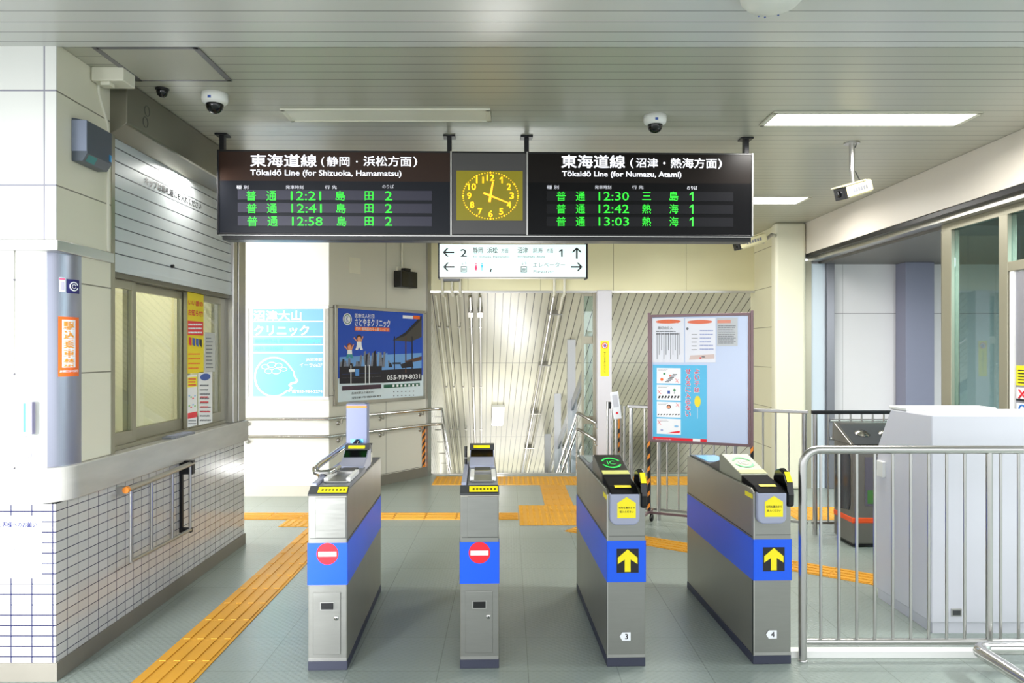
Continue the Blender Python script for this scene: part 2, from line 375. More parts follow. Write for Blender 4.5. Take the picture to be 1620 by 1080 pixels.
# back walls
MB().box(-7, -1.985, 8.40, 8.5, 0, CZ - .002, back_panel).build('wall_back_left', kind='structure')
AW = Frame(-1.985, 8.40, math.atan2(1.40, .955)); AL = math.hypot(1.40, .955)
MB().box(0, AL, 0, .1, 0, CZ - .002, angled_panel).build('wall_back_angled', F=AW.M, kind='structure')
MB().box(-7, -1.985, 8.385, 8.40, 0, .12, mat('skirting_daylit', (205, 200, 188), .5)).build('baseboard_back', kind='structure')  # grey skirting bleached: glare of the side daylight put into its colour
MB().box(.012, AL, -.015, 0, 0, .12, granite).build('baseboard_angled', F=AW.M, kind='structure')
MB().box(AL - .05, AL + .02, -.03, .12, 0, CZ - .004, satin).build('trim_stair_jamb', F=AW.M, kind='structure')
m = MB(); m.box(-1.03, 3.18, 9.80, 10.0, 2.385, CZ - .002, bulk_panel); m.box(-1.03, 3.18, 9.78, 9.82, 2.36, 2.385, satin); m.build('wall_bulkhead', kind='structure')
MB().box(3.18, 3.30, 8.96, 9.95, 0, CZ - .002, right_panel).build('wall_right', kind='structure')
MB().box(3.10, 3.46, 8.80, 8.96, 0, CZ - .002, mat('pillar_cream', (222, 219, 196), .45, noise=.03)).build('pillar_right', bevel=.035, kind='structure', seg=3)
m = MB(); m.box(3.463, 3.64, 1.0, 8.95, 2.735, CZ - .002, mat('beam_paint', (214, 207, 196), .5, noise=.03, nscale=1.5)); m.build('beam_right', kind='structure')
m = MB(); m.box(3.475, 3.60, 1.0, 8.95, 2.695, 2.735, dark_metal); m.box(3.53, 3.66, 1.0, 8.95, 2.655, 2.695, satin); m.build('trim_beam_track', kind='structure')
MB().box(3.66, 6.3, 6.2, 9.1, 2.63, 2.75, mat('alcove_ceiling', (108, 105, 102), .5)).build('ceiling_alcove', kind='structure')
MB().box(3.46, 6.3, 8.95, 9.1, 0, 2.66, alcove_panel).build('wall_alcove', kind='structure')
m = MB(); m.box(3.72, 3.81, 8.85, 8.95, 0, 2.63, mat('steel_post_dark', (120, 120, 126), .35, .7)); m.build('pillar_alcove_steel', kind='structure', bevel=.004)
m = MB(); m.box(3.55, 3.72, 8.90, 8.95, 0, 2.63, mat('pale_blue_panel', (196, 208, 218), .3)); m.build('trim_alcove_panel', kind='structure')
MB().box(3.46, 3.55, 8.88, 8.95, 0, 2.66, frame_al).build('trim_alcove_frame', kind='structure')
MB().box(4.57, 4.90, 8.72, 8.95, 0, 2.63, mat('pillar_blue_grey', (128, 130, 150), .4, .2)).build('pillar_alcove', kind='structure', bevel=.006)
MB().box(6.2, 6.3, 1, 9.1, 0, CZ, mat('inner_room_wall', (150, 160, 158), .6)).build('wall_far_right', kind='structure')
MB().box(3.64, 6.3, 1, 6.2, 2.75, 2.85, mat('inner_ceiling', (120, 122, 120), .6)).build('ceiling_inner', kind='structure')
# glazed partition on the right
m = MB()
for y0, y1 in ((6.20, 6.34), (5.50, 5.60)): m.box(3.62, 3.69, y0, y1, 0, 2.60, frame_al)
m.box(3.62, 3.69, 3.0, 6.34, 2.60, 2.655, frame_al); m.box(3.62, 3.69, 5.60, 6.20, 0, .10, frame_al)
m.box(3.62, 3.69, 3.0, 5.50, 2.18, 2.25, frame_al)
pf = m.build('window_1', kind='structure', bevel=.004)
MB().box(3.65, 3.656, 5.60, 6.20, .10, 2.60, glass_d).build('window_pane', pf)
MB().box(3.65, 3.656, 3.0, 5.50, 2.25, 2.60, glass_d).build('window_pane', pf)
m = MB(); m.box(3.64, 3.68, 4.60, 5.485, .02, 2.17, mat('door_steel', (165, 165, 175), .35, .6)); m.box(3.625, 3.69, 5.44, 5.487, .01, 2.178, white_p)
dr = m.build('door_1', kind='structure', bevel=.003)
m = MB(); m.box(3.605, 3.63, 4.68, 4.70, .9, 1.3, chrome); m.box(3.6, 3.64, 4.68, 4.70, .9, .92, chrome); m.box(3.6, 3.64, 4.68, 4.70, 1.28, 1.3, chrome); m.build('door_handle', dr)
# ------------------------------------------------------------------ the stairwell beyond
SF = Frame(-1.0, 9.95, GA); SL = -.448; LEN = 11.0; th = math.atan(SL)
slope = Matrix.Translation((-1.0, 9.95, 2.38)) @ Matrix.Rotation(GA, 4, 'Z') @ Matrix.Rotation(th, 4, 'X')
MB().box(-.3, 4.6, 0, LEN, 0, .1, stair_plank).build('ceiling_stairwell', F=slope, kind='structure')
SL_ = math.tan(th)
for x0, nm in ((-.13, 'wall_stair_left'), (4.6, 'wall_stair_right')):
    m = MB(); m.prism([(0.0, 2.42), (LEN - .6, 2.42 + SL_ * (LEN - .6)), (LEN - .6, -5.0), (0.0, -.3)], 'x', x0, x0 + .10, stair_wall_m); m.build(nm, F=SF.M, kind='structure')
m = MB()
for i in range(22):
    m.box(-.1, 2.1, .0 + i * .33, .33 * (i + 1) + .02, -.148 * (i + 1) - .2, -.148 * (i + 1), granite)
m.build('floor_stairs', F=SF.M, kind='structure')
MB().box(-.2, 4.7, 7.2, 11, -3.4, -3.3, fm).build('floor_lower_landing', F=SF.M, kind='structure')
MB().box(2.25, 4.7, 0, 7.4, -3.3, -1.2, white_p).build('wall_under_stairs', F=SF.M, kind='structure')
m = MB(); m.box(-.02, 4.3, -.06, .0, -.02, .004, satin); m.build('trim_stair_nosing', F=SF.M, kind='structure')
m = MB(); m.box(1.14, 1.326, 9.70, 9.88, 0, 2.385, mat('post_pale', (204, 202, 208), .4, noise=.02)); m.build('pillar_centre', kind='structure', bevel=.006)
m = MB(); m.box(.955, .985, 9.86, 9.90, 0, 2.36, frame_al); m.box(1.10, 1.14, 9.84, 9.90, 0, 2.36, frame_al)
for z in (.02, .66, 1.70, 2.32): m.box(.985, 1.10, 9.86, 9.90, z, z + .10, frame_al)
wf = m.build('window_2', kind='structure', bevel=.003)
MB().box(.985, 1.10, 9.878, 9.884, .10, 2.34, glass_mat('pale_glass', (.85, .95, .96), .06)).build('window_pane', wf)
# ceiling hatch
m = MB()
for a, b, c, d in ((-2.03, -1.53, 3.735, 3.75), (-2.06, -1.53, 4.18, 4.195)): m.box(a, b, c, d, CZ - .006, CZ + .002, mat('hatch_frame', (120, 118, 122), .4, .3))
m.box(-2.05, -2.02, 3.735, 4.195, CZ - .006, CZ + .002, MATS['hatch_frame']); m.box(-1.555, -1.525, 3.735, 4.195, CZ - .006, CZ + .002, MATS['hatch_frame'])
h = m.build('hatch_frame'); hr = thing('ceiling_hatch', 'square access hatch with grey rim set in the ceiling planks', 'hatch')
h.parent = hr; MB().box(-2.02, -1.555, 3.75, 4.18, CZ - .004, CZ + .002, mat('hatch_panel', (176, 174, 160), .45)).build('hatch_panel', hr)
# ------------------------------------------------------------------ marble counter, ticket windows, shutter
m = MB()
pts = [(-5.5, 3.655), (-2.17 - RC, 3.655)] + [(-2.17 - RC + RC * math.cos(R(a)), 3.655 + RC + RC * math.sin(R(a))) for a in range(-90, 1, 4)] + [(-2.17, 6.34), (-2.42, 6.34), (-2.42, 3.9), (-5.5, 3.9)]
m.prism(pts, 'z', .86, 1.03, marble)
o = m.build('marble_counter', bevel=.006); tag(o, 'long grey veined marble ledge with rounded corner below the ticket windows', 'counter')
GX = -2.30
m = MB()
m.box(GX - .03, GX + .05, 4.235, 6.05, 1.03, 1.055, frame_al); m.box(GX - .05, GX + .08, 4.235, 6.05, 2.02, 2.10, mat('dark_aluminium', (110, 106, 92), .4, .4))
m.box(GX - .05, GX + .04, 6.0, 6.05, 1.055, 2.02, frame_al)
wf = m.build('window_3', kind='structure', bevel=.003)
def sash(y0, y1, x, w=.045):
    m = MB(); m.box(x - .015, x + .015, y0, y0 + w, 1.056, 2.02, frame_al); m.box(x - .015, x + .015, y1 - w, y1, 1.056, 2.02, frame_al)
    m.box(x - .015, x + .015, y0 + w, y1 - w, 1.056, 1.13, frame_al); m.box(x - .015, x + .015, y0 + w, y1 - w, 1.97, 2.02, frame_al)
    s = m.build('window_sash', wf, bevel=.003); MB().box(x - .003, x + .003, y0 + w, y1 - w, 1.13, 1.97, glass).build('pane', s)
sash(4.235, 4.60, GX + .03); sash(4.56, 5.36, GX - .005); sash(5.33, 6.0, GX + .03)
bm_ = mat('cream_blind', (214, 211, 192), .8); _n = bm_.node_tree; _o = [x for x in _n.nodes if x.type == 'OUTPUT_MATERIAL'][0]; _b = _n.nodes['Principled BSDF']
_t = _n.nodes.new('ShaderNodeBsdfTranslucent'); _t.inputs[0].default_value = rgb(225, 220, 198); _x = _n.nodes.new('ShaderNodeMixShader'); _x.inputs[0].default_value = .5
_n.links.new(_b.outputs[0], _x.inputs[1]); _n.links.new(_t.outputs[0], _x.inputs[2]); _n.links.new(_x.outputs[0], _o.inputs[0])
m = MB(); m.box(GX - .062, GX - .058, 4.235, 6.04, 1.055, 2.02, bm_); o = m.build('window_blind'); tag(o, 'plain cream blind drawn down behind the ticket windows', 'blind')
MB().box(-3.4, GX - .14, 3.9, 6.2, 1.0, 1.02, granite).build('wall_office_shelf', kind='structure')
t = thing('parcel_tray', 'flat grey coin tray on marble ledge by the window poster', 'tray', (-2.235, 5.12, 1.03))
m = MB(); m.prism([(-.045, -.19), (.045, -.19), (.06, -.15), (.06, .15), (.045, .19), (-.045, .19), (-.055, .15), (-.055, -.15)], 'z', 0, .012, midgrey); m.build('tray_base', t, bevel=.004)
m = MB(); m.box(-.04, .045, -.14, .14, .012, .016, greyplas); m.build('tray_mat', t)
# posters in the third window: local x runs along the wall (world +Y)
WP = Frame(GX + .052, 5.40, R(90))
def wall_sheet(name, label, F, x0, y0, x1, y1, base, off=-.002, cat='poster', group=None, thick=.002):
    m = MB(); F.b(m, x0, y0, x1, y1, off, thick, base); o = m.build(name); place(o, F); tag(o, label, cat, group)
    return o
def ink_part(o, fn, name='print'):
    m = MB(True); fn(m)
    if len(m.marks) <= 14: m.build_split(name, o)
    else: m.build(name, o)
o = wall_sheet('window_poster', 'tall yellow and red notice poster inside the ticket window glass', WP, 297, 464, 322, 590, mat('poster_yellow', (240, 215, 20), .5))
def f(m):
    WP.t(m, 'いい旅の', 298, 475, 321, 484, -.004, red, .02); WP.t(m, 'お知らせ!', 298, 490, 321, 500, -.004, red, .02)
    WP.r(m, 297, 508, 321.5, 530, -.0035, red); fine_lines(WP, m, 298, 321, 510, 529, 3, -.004, white_s, .4, .1)
    for i, c in enumerate((red, ink_blue, ink_blue, ink)): WP.p(m, [(299 + i * 5.5, 533 + i), (303 + i * 5.5, 534 + i), (303 + i * 5.5, 547 + i), (299 + i * 5.5, 545)], -.004, c)
    fine_lines(WP, m, 298, 318, 556, 586, 4, -.004, orange, .25)
ink_part(o, f)
o = wall_sheet('window_notice', 'small yellow topped flyer below the tall yellow poster', WP, 297, 593, 312, 674, paper)
def f(m):
    WP.r(m, 297, 596, 312, 612, -.0035, yellow); fine_lines(WP, m, 298, 311, 597, 611, 3, -.004, red, .45, .1)
    for i in range(8): WP.d(m, 299.5 + (i % 4) * 3, 626 + (i // 4) * 14 + (i % 3) * 2, 1.3, -.004, (mat('pale_blue_ink', (140, 190, 230), .5), mat('green_ink', (120, 190, 90), .5), red)[i % 3])
    WP.r(m, 297, 652, 312, 661, -.0035, red); fine_lines(WP, m, 298, 311, 663, 672, 2, -.004, ink_grey, .3)
ink_part(o, f)
o = wall_sheet('window_notice', 'white notice with blue oval heading in the ticket window', WP, 314, 588, 336, 670, paper)
def f(m):
    WP.d(m, 325, 596, 8, -.004, ink_blue, 5.5); fine_lines(WP, m, 316, 334, 606, 668, 9, -.004, ink_grey, .3); fine_lines(WP, m, 317, 333, 624, 655, 4, -.0045, red, .25)
ink_part(o, f)
o = wall_sheet('window_notice', 'curling grey white sheet above the blue headed notice', WP, 324, 526, 340, 588, mat('paper_grey', (205, 205, 200), .6)); ink_part(o, lambda m: fine_lines(WP, m, 326, 338, 532, 584, 9, -.004, ink_grey, .25))
# shutter
t = thing('roller_shutter', 'silver roller shutter half lowered over the ticket windows', 'shutter', (0, 0, 0))
sl = mat('shutter_slats', (196, 202, 204), .36, .1, noise=.04, nscale=3, spec=.4)
m = MB(); z = 2.08; prof = []
while z < 2.80:
    prof += [(-2.218, z), (-2.2125, z + .004), (-2.212, z + .070), (-2.218, z + .0735)]; z += .0745
prof = [(x, zz) for x, zz in prof] + [(-2.24, prof[-1][1]), (-2.24, 2.08)]
m.prism(prof, 'y', 4.236, 6.09, sl); m.box(-2.24, -2.205, 4.236, 6.09, 2.05, 2.082, sl)
for i in range(10): zz = 2.08 + .0745 * i; m.box(-2.2175, -2.2125, 4.24, 6.085, zz - .0022, zz + .0022, mat('slat_seam', (96, 100, 104), .6))
m.build('slat_curtain', t)
m = MB(); m.prism([(-2.28, CZ - .004), (-2.105, CZ - .004), (-2.105, 2.865), (-2.115, 2.855), (-2.205, 2.80), (-2.28, 2.80)], 'y', 4.19, 6.05, mat('shutter_housing', (128, 125, 112), .38, .6, noise=.14, nscale=3)); m.build('shutter_housing', t, bevel=.004)
SHF = Frame(-2.2115, 4.3, R(90))
m = MB(); SHF.t(m, 'キップは集札箱にお入れください', 229, 274, 318, 332, -.001, ink, .01)
# sloping with the slats: keep the line level on the shutter
m = MB(); m.M = SHF.M; u0 = SHF.uv(229, 300)[0]; u1 = SHF.uv(318, 320)[0]; zc = SHF.uv(229, 286)[1]
m.text('キップは集札箱にお入れください', u0, u1, zc - .022, zc + .03, -.0015, ink, .035); m.build('lettering', t)
m = MB(); m.tube([(-2.212, 4.98, 2.16), (-2.195, 4.98, 2.16)], .012, dark_metal); m.build('lock', t)
m = MB()
for y, zz in ((4.42, 3.0), (4.40, 2.93), (5.62, 3.02), (5.60, 2.90), (5.72, 2.92)):
    m.tube([(-2.104, y + .03 * math.cos(R(a)), zz + .03 * math.sin(R(a))) for a in range(0, 360, 20)], .0015, darkgrey, 5, True)
m.build('knockout', t)
# grey box speaker on the office wall
t = thing('wall_gate_sensor', 'blue grey box unit hung on cream panel beside the shutter', 'sensor', (-2.2, 3.94, 2.56))
m = MB(); m.prism([(0, .0), (.055, .0), (.08, .04), (.08, .205), (0, .22)], 'y', -.12, .12, mat('sensor_grey', (78, 86, 96), .4)); m.build('case', t, bevel=.004)
m = MB(); m.box(.002, .078, -.1225, -.12, .05, .205, mat('sensor_face', (128, 136, 156), .35)); m.build('end_plate', t)
m = MB(); m.box(.079, .083, .09, .11, .05, .085, mat('blue_lamp', (30, 140, 200), .3)); m.quad([(.06, -.10, .004), (.078, -.10, .036), (.078, -.02, .036), (.06, -.02, .004)], mat('teal_label', (40, 130, 130), .4)); m.build('indicator', t)
t = thing('smoke_detector_box', 'small white plastic box under ceiling above shutter end', 'detector', (-2.1, 4.05, CZ))
m = MB(); m.box(-.095, .075, -.06, .07, -.075, 0, offwhite); m.build('case', t, bevel=.006); m = MB(); m.box(-.05, .0, -.055, .0, -.095, -.075, offwhite); m.build('lens', t, bevel=.004)
m = MB(); m.tube([(-.09, .0, -.04), (-.098, .02, -.12), (-.098, .06, -.18), (-.097, .11, -.26), (-.097, .11, -.95)], .009, offwhite, 8); m.build('conduit', t)
# stainless folding shelf frame on tiles
t = thing('wall_rail_rack', 'stainless folding rail frame fixed on small wall tiles', 'rack', (-2.2, 4.27, .42))
m = MB(); X = .075
m.tube([(X, -.04, .41), (X, .84, .43)], .016, satin); m.tube([(X, .0, .0), (X, .80, -.01)], .011, satin); m.build('rail', t)
for y in (0, .25, .53, .80):
    m = MB(); m.tube([(X, y, .0), (X, y, .42)], .010, satin, 8); m.build('upright', t)
m = MB(); m.box(0, .09, .80, .84, .36, .45, dark_metal); m.box(0, .08, .80, .83, -.03, .0, dark_metal); m.box(0, .02, .805, .825, 0, .36, dark_metal); m.build('bracket', t)
m = MB(); m.box(0, .075, -.02, .02, .38, .42, satin); m.build('bracket', t)
m = MB(); m.tube([(X, -.06, .41), (X, -.035, .411)], .019, hz_o); m.build('end_cap', t)
# stickers and hung items on the office corner: on the rounded steel
def curved_sheet(name, label, a0, a1, z0, z1, base, extra, cat='sticker', rr=RC):
    cx, cy = -2.2 - RC, 3.695 + RC
    def P(u, v, d=.0015): g = R(a0 + (a1 - a0) * u); r = rr + d; return (cx + r * math.cos(g), cy + r * math.sin(g), z0 + (z1 - z0) * v)
    m = MB(); n = 8
    for i in range(n): m.quad([P(i / n, 0), P((i + 1) / n, 0), P((i + 1) / n, 1), P(i / n, 1)], base)
    o = m.build(name); tag(o, label, cat)
    m = MB()
    for (u0, v0, u1, v1, mm, txt) in extra:
        if txt:
            v, f, r = text_geo(txt)
            for du in (-.025, .025): m.add([P(u0 + du + a * (u1 - u0), v0 + b * (v1 - v0), .003 + du * .01) for a, b in v], f, mm)
        else:
            k = 4
            for i in range(k): m.quad([P(u0 + (u1 - u0) * i / k, v0, .0022), P(u0 + (u1 - u0) * (i + 1) / k, v0, .0022), P(u0 + (u1 - u0) * (i + 1) / k, v1, .0022), P(u0 + (u1 - u0) * i / k, v1, .0022)], mm)
    if extra: m.build('print', o)
    return o
amber = mat('amber', (250, 165, 40), .45)
curved_sheet('corner_sticker', 'tall orange warning sticker on the round steel corner', -37, -3, 1.475, 1.775, orange,
    [(.15, .15, .78, .95, white_s, None)] + [(.22, .78 - i * .155, .70, .92 - i * .155, amber, c) for i, c in enumerate('駆込乗車禁')] + [(.08, .07, .92, .11, white_s, 'お客さまの安全')])
curved_sheet('corner_sticker', 'small navy sticker with white swirl emblem near corner top', -25, -2, 1.895, 1.965, mat('navy', (30, 25, 110), .4), [])
cx, cy = -2.2 - RC, 3.695 + RC
m = MB(); g0 = -13
for rad, wd in ((.021, .006), (.010, .004)):
    pts = []
    for a in range(0, 330, 20):
        u = rad * 1.2 * math.cos(R(a + 20)); v = rad * math.sin(R(a + 20)); g = R(g0) + u / RC
        pts.append((cx + (RC + .003) * math.cos(g), cy + (RC + .003) * math.sin(g), 1.93 + v))
    m.tube(pts, wd / 2, white_s, 6)
m.build('emblem', bpy.data.objects['corner_sticker.001'])
curved_sheet('corner_sticker', 'narrow white strip sticker with pink mark beside navy emblem', -36, -27, 1.90, 1.97, white_s, [(.05, .82, .95, .96, mat('pink_ink', (235, 110, 150), .5), None), (.2, .1, .8, .7, mat('lilac_ink', (205, 200, 225), .5), None)])
t = thing('wall_telephone', 'slim white handset unit with green stripe on the office front', 'phone', (-2.34 - .0, 3.695, 1.20))
t.location = at(43, 655, 3.69) ; t.location.y = 3.70; t.location.z = 1.19
m = MB(); m.box(-.032, .032, -.03, 0, 0, .17, white_s); m.build('case', t, bevel=.01)
m = MB(); m.box(-.006, .008, -.032, -.03, .02, .16, mat('mint', (30, 180, 150), .4)); m.box(.028, .034, -.028, 0, .01, .165, mat('lilac_grey', (150, 145, 180), .4)); m.build('stripe', t)
m = MB(); m.tube([(0, -.012, 0), (-.02, -.012, -.02), (.015, -.012, -.04), (0, -.012, -.055), (-.02, -.012, -.07), (-.028, -.012, -.09), (-.01, -.012, -.11), (.02, -.012, -.1), (.022, -.012, -.08)], .0025, mat('cord_grey', (120, 120, 165), .5), 6); m.build('cord', t)
FW = Frame(0, 3.69, 0)
o = wall_sheet('wall_notice', 'white customer notice sheet stuck on front tiles', FW, -10, 816, 66, 914, white_s, cat='notice')
def f(m):
    FW.t(m, 'お客様へのお願い', -4, 825, 58, 834, -.004, mat('notice_blue', (28, 30, 90), .6, spec=.1), .02)
    lv = mat('lavender_ink', (60, 60, 130), .6, spec=.1)
    for y, s, x0, x1 in ((849, '皆さまの安全のため', 2, 52), (866, '終電後は構内に立入らない', 0, 56), (876, 'でください', 2, 18), (885, 'ご協力をお願いします', 2, 50), (902, '東海旅客鉄道株式会社', 14, 60)): FW.t(m, s, x0, y, x1, y + 5, -.004, lv)
ink_part(o, f)
# ------------------------------------------------------------------ ceiling fittings
def dome_cam(name, x, y, r, label, white=True, group=None):
    t = thing(name, label, 'security camera', (x, y, CZ), group=group)
    if white:
        m = MB(); m.lathe([(0, 0), (r, 0), (r, -.03), (r * .96, -r * .62), (r * .75, -r * .80), (0, -r * .80)], (0, 0, 0), white_p, 28); m.build('housing', t)
        m = MB(); m.lathe([(r * .66, -r * .78), (r * .66, -r * .9), (r * .58, -r * 1.2), (r * .38, -r * 1.42), (r * .15, -r * 1.5), (0, -r * 1.52)], (0, 0, 0), gloss_black, 24); m.build('dome', t)
        m = MB(); m.box(-.012, .006, -r * 1.01, -r * .95, -.045, -.03, ink_blue); m.build('label', t)
    else:
        m = MB(); m.lathe([(0, 0), (r * 1.2, 0), (r * 1.2, -.006), (r, -.01)], (0, 0, 0), black, 20); m.build('base_ring', t)
        m = MB(); m.lathe([(r, -.01), (r, -.02), (r * .8, -.038), (r * .4, -.048), (0, -.05)], (0, 0, 0), gloss_black, 20); m.build('dome', t)
    return t
dome_cam('dome_camera', -1.71, 4.42, .075, 'white dome camera on ceiling near the shutter housing and hatch')
dome_cam('dome_camera', .935, 4.83, .072, 'white dome camera on ceiling above the Numazu and Atami departure panel')
dome_cam('mini_dome_camera', -1.975, 4.33, .032, 'tiny black dome camera between the ceiling hatch and the shutter', False)
t = thing('ceiling_speaker', 'pale dome unit cut off by the top edge of the view', 'speaker', (1.10, 3.16, CZ - .015))
m = MB(); m.lathe([(0, 0), (.13, 0), (.125, -.02), (.10, -.045), (.05, -.06), (0, -.062)], (0, 0, 0), mat('speaker_white', (222, 222, 214), .4), 30); m.build('cover', t)
m = MB()
for dx, dy, rr in ((.02, .05, .008), (.05, .07, .004), (0, .09, .004), (-.03, .08, .003)): m.lathe([(0, -.004), (rr, -.004), (rr, 0)], (dx, dy, -.052), ink_blue, 8)
m.build('led', t)
def troffer(x0, x1, y0, y1, on, label):
    t = thing('ceiling_light', label, 'light', ((x0 + x1) / 2, (y0 + y1) / 2, CZ), group=None)
    a, b = (x1 - x0) / 2, (y1 - y0) / 2
    m = MB(); d = .012
    m.box(-a, a, -b, -b + .02, -d, 0, offwhite); m.box(-a, a, b - .02, b, -d, 0, offwhite); m.box(-a, -a + .03, -b, b, -d, 0, offwhite); m.box(a - .03, a, -b, b, -d, 0, offwhite)
    m.build('frame', t, bevel=.002)
    m = MB(); m.box(-a + .03, a - .03, -b + .02, b - .02, -.009, -.001, lamp_on if on else lamp_off); m.build('diffuser', t)
    if on:
        l = bpy.data.lights.new('tube_light', 'AREA'); l.shape = 'RECTANGLE'; l.size = 2 * a - .1; l.size_y = 2 * b - .05; l.energy = 32; l.color = (1, .98, .93); l.spread = R(170)
        lo = bpy.data.objects.new('tube_light', l); COL.objects.link(lo); lo.parent = t; lo.location = (0, 0, -.02)
    return t
troffer(1.66, 2.97, 4.74, 5.02, True, 'lit fluorescent ceiling panel above the pole mounted camera')
troffer(-1.41, -.11, 4.68, 4.92, False, 'unlit fluorescent ceiling panel above the Shizuoka departure panel')
troffer(1.62, 2.93, 7.32, 7.68, True, 'lit fluorescent ceiling panel behind the end of departure board')
def bullet(name, piv, yaw, pitch, L, r, label, pole):
    t = thing(name, label, 'security camera', piv)
    rot = Matrix.Rotation(yaw, 4, 'Z') @ Matrix.Rotation(pitch, 4, 'X')
    m = MB(); m.M = rot
    m.prism([(-r, -r * .7), (-r * .7, -r), (r * .7, -r), (r, -r * .7), (r, r * .8), (r * .6, r), (-r * .6, r), (-r, r * .8)], 'y', -L / 2, L / 2, mat('camera_cream', (206, 198, 158), .35))
    m.box(-r * 1.12, r * 1.12, -L / 2 - .04, L / 2 - .06, r * .95, r * 1.15, MATS['camera_cream']); m.build('housing', t, bevel=.004)
    m = MB(); m.M = rot; m.box(-r * .9, r * .9, -L / 2 - .03, -L / 2 + .02, -r * .9, r * .9, black); m.lathe([(0, -.006), (r * .5, -.006), (r * .55, 0)], (0, -L / 2 - .028, 0), gloss_black, 16, 'y'); m.build('lens_hood', t, bevel=.004)
    m = MB(); m.M = rot
    for i in range(6): m.box(r, r + .002, -L * .28 + i * L * .1, -L * .28 + i * L * .1 + L * .07, -r * .3, r * .3, ink_grey)
    m.build('side_label', t)
    m = MB()
    for a, b, rr in pole: m.tube([a, b], rr, satin, 12)
    m.build('mount_pole', t)
    return t
P = at(1352, 300, 5.44)
t = bullet('bullet_camera', P, R(-62), R(17), .28, .047, 'cream bullet camera on ceiling pole before the right beam'.replace(' right', ' long pale'), [((-.02, 0, CZ - P.z - .012), (-.02, 0, CZ - P.z), .055), ((-.02, 0, CZ - P.z), (-.02, 0, .13), .019), ((-.02, 0, .15), (-.01, 0, .045), .012)])
m = MB(); m.tube([(.03, 0, CZ - P.z), (.02, 0, .36), (0, -.01, .30)], .004, dark_metal, 6); m.tube([(0, -.01, .13), (.03, -.01, .07), (.08, 0, .045)], .004, dark_metal, 6); m.build('cable', t)
P = at(1188, 382, 8.6)
bullet('bullet_camera', P, R(-72), R(17), .36, .055, 'cream bullet camera on wall bracket behind the departure board end', [((.15, .05, .0), (.28, .12, .10), .02), ((.28, .12, .10), (3.10 - P.x, .22, .10), .02)])

# ------------------------------------------------------------------ departure board
BO = at(343, 300, 5.15); BF = Frame(BO.x, BO.y, R(1.5))
t = thing('departure_board', 'long black departure board with green train times and yellow clock hung from ceiling', 'sign'); place(t, BF)
bz0, bz1 = 2.385, 2.972; XR = BF.uv(1192, 300)[0]; XA = BF.uv(713, 300)[0]; XB = BF.uv(835, 300)[0]
brown = mat('header_brown_hazed', (54, 36, 28), .35, spec=.25); brown_r = mat('header_black_brown', (20, 14, 11), .3, spec=.2)  # left header is a lighter copy, reflected sky haze put into the colour
hazed_l = mat('display_black_hazed', (20, 23, 32), .35, spec=.25); navy_r = mat('display_black', (5, 5, 7), .3, spec=.15); slot = mat('led_slot_hazed', (46, 44, 64), .4); slot_r = mat('led_slot_right', (20, 20, 24), .3, spec=.2)  # left display and slots carry a painted bluish sky reflection
wht = mat('lit_white_lettering', (240, 240, 248), .5, emit=.55); wht2 = mat('small_lit_lettering', (215, 215, 225), .5, emit=.3)
m = MB(); m.box(.0, XR, .012, .16, bz0 + .012, bz1, dark_metal); m.box(.03, XR - .01, .02, .15, bz0 - .022, bz0 + .012, black)
m.box(0, XR, .004, .012, bz1 - .012, bz1, black); m.box(0, XR, .004, .012, bz0 + .012, bz0 + .022, black)
for x in (0, XA - .004, XB - .01, XR - .012): m.box(x, x + .012, .0, .012, bz0 + .012, bz1, dark_metal if x in (0,) else satin)
m.build('casing', t, bevel=.002)
m = MB(); m.box(.012, XR - .012, .003, .0035, bz0 + .004, bz0 + .010, satin); m.build('lower_trim', t)
SPL = BF.uv(500, 286)[1]
m = MB(); m.box(.012, XA - .004, .006, .012, SPL, bz1 - .01, brown); m.box(.012, XA - .004, .006, .012, bz0 + .02, SPL, hazed_l); pl = m.build('display_panel', t)
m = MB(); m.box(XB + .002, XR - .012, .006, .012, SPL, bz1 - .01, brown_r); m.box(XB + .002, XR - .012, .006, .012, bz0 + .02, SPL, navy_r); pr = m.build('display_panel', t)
# led windows
m = MB()
for y in (301, 321.5, 342): BF.b(m, 376, y, 683, y + 15, .0045, .003, slot)
m.build('led_window', pl)
m = MB()
for y in (303, 323.5, 343.5): BF.b(m, 865, y, 1160, y + 14.5, .0045, .003, slot_r)
m.build('led_window', pr)
o = .003
m = MB(True)
BF.t(m, '東海道線', 396, 244, 501, 264, o, wht, .022); BF.t(m, '(', 508, 248, 513, 264, o, wht, .01); BF.t(m, '静岡', 517, 247.5, 553, 263, o, wht, .015); BF.t(m, '・', 563, 254, 566, 257, o, wht); BF.t(m, '浜松方面', 575, 247, 651, 263, o, wht, .015); BF.t(m, ')', 654, 248, 660, 264, o, wht, .01)
BF.t(m, 'Tōkaidō Line (for Shizuoka, Hamamatsu)', 396, 268.5, 635, 280.5, o, wht, .022)
BF.t(m, '種 別', 374, 293, 393, 299, o, wht2); BF.t(m, '発車時刻', 452, 293, 480, 299, o, wht2); BF.t(m, '行 先', 514, 293, 533, 299, o, wht2); BF.t(m, 'のりば', 605, 292, 623, 298, o, wht2)
m.build_split('lettering', pl)
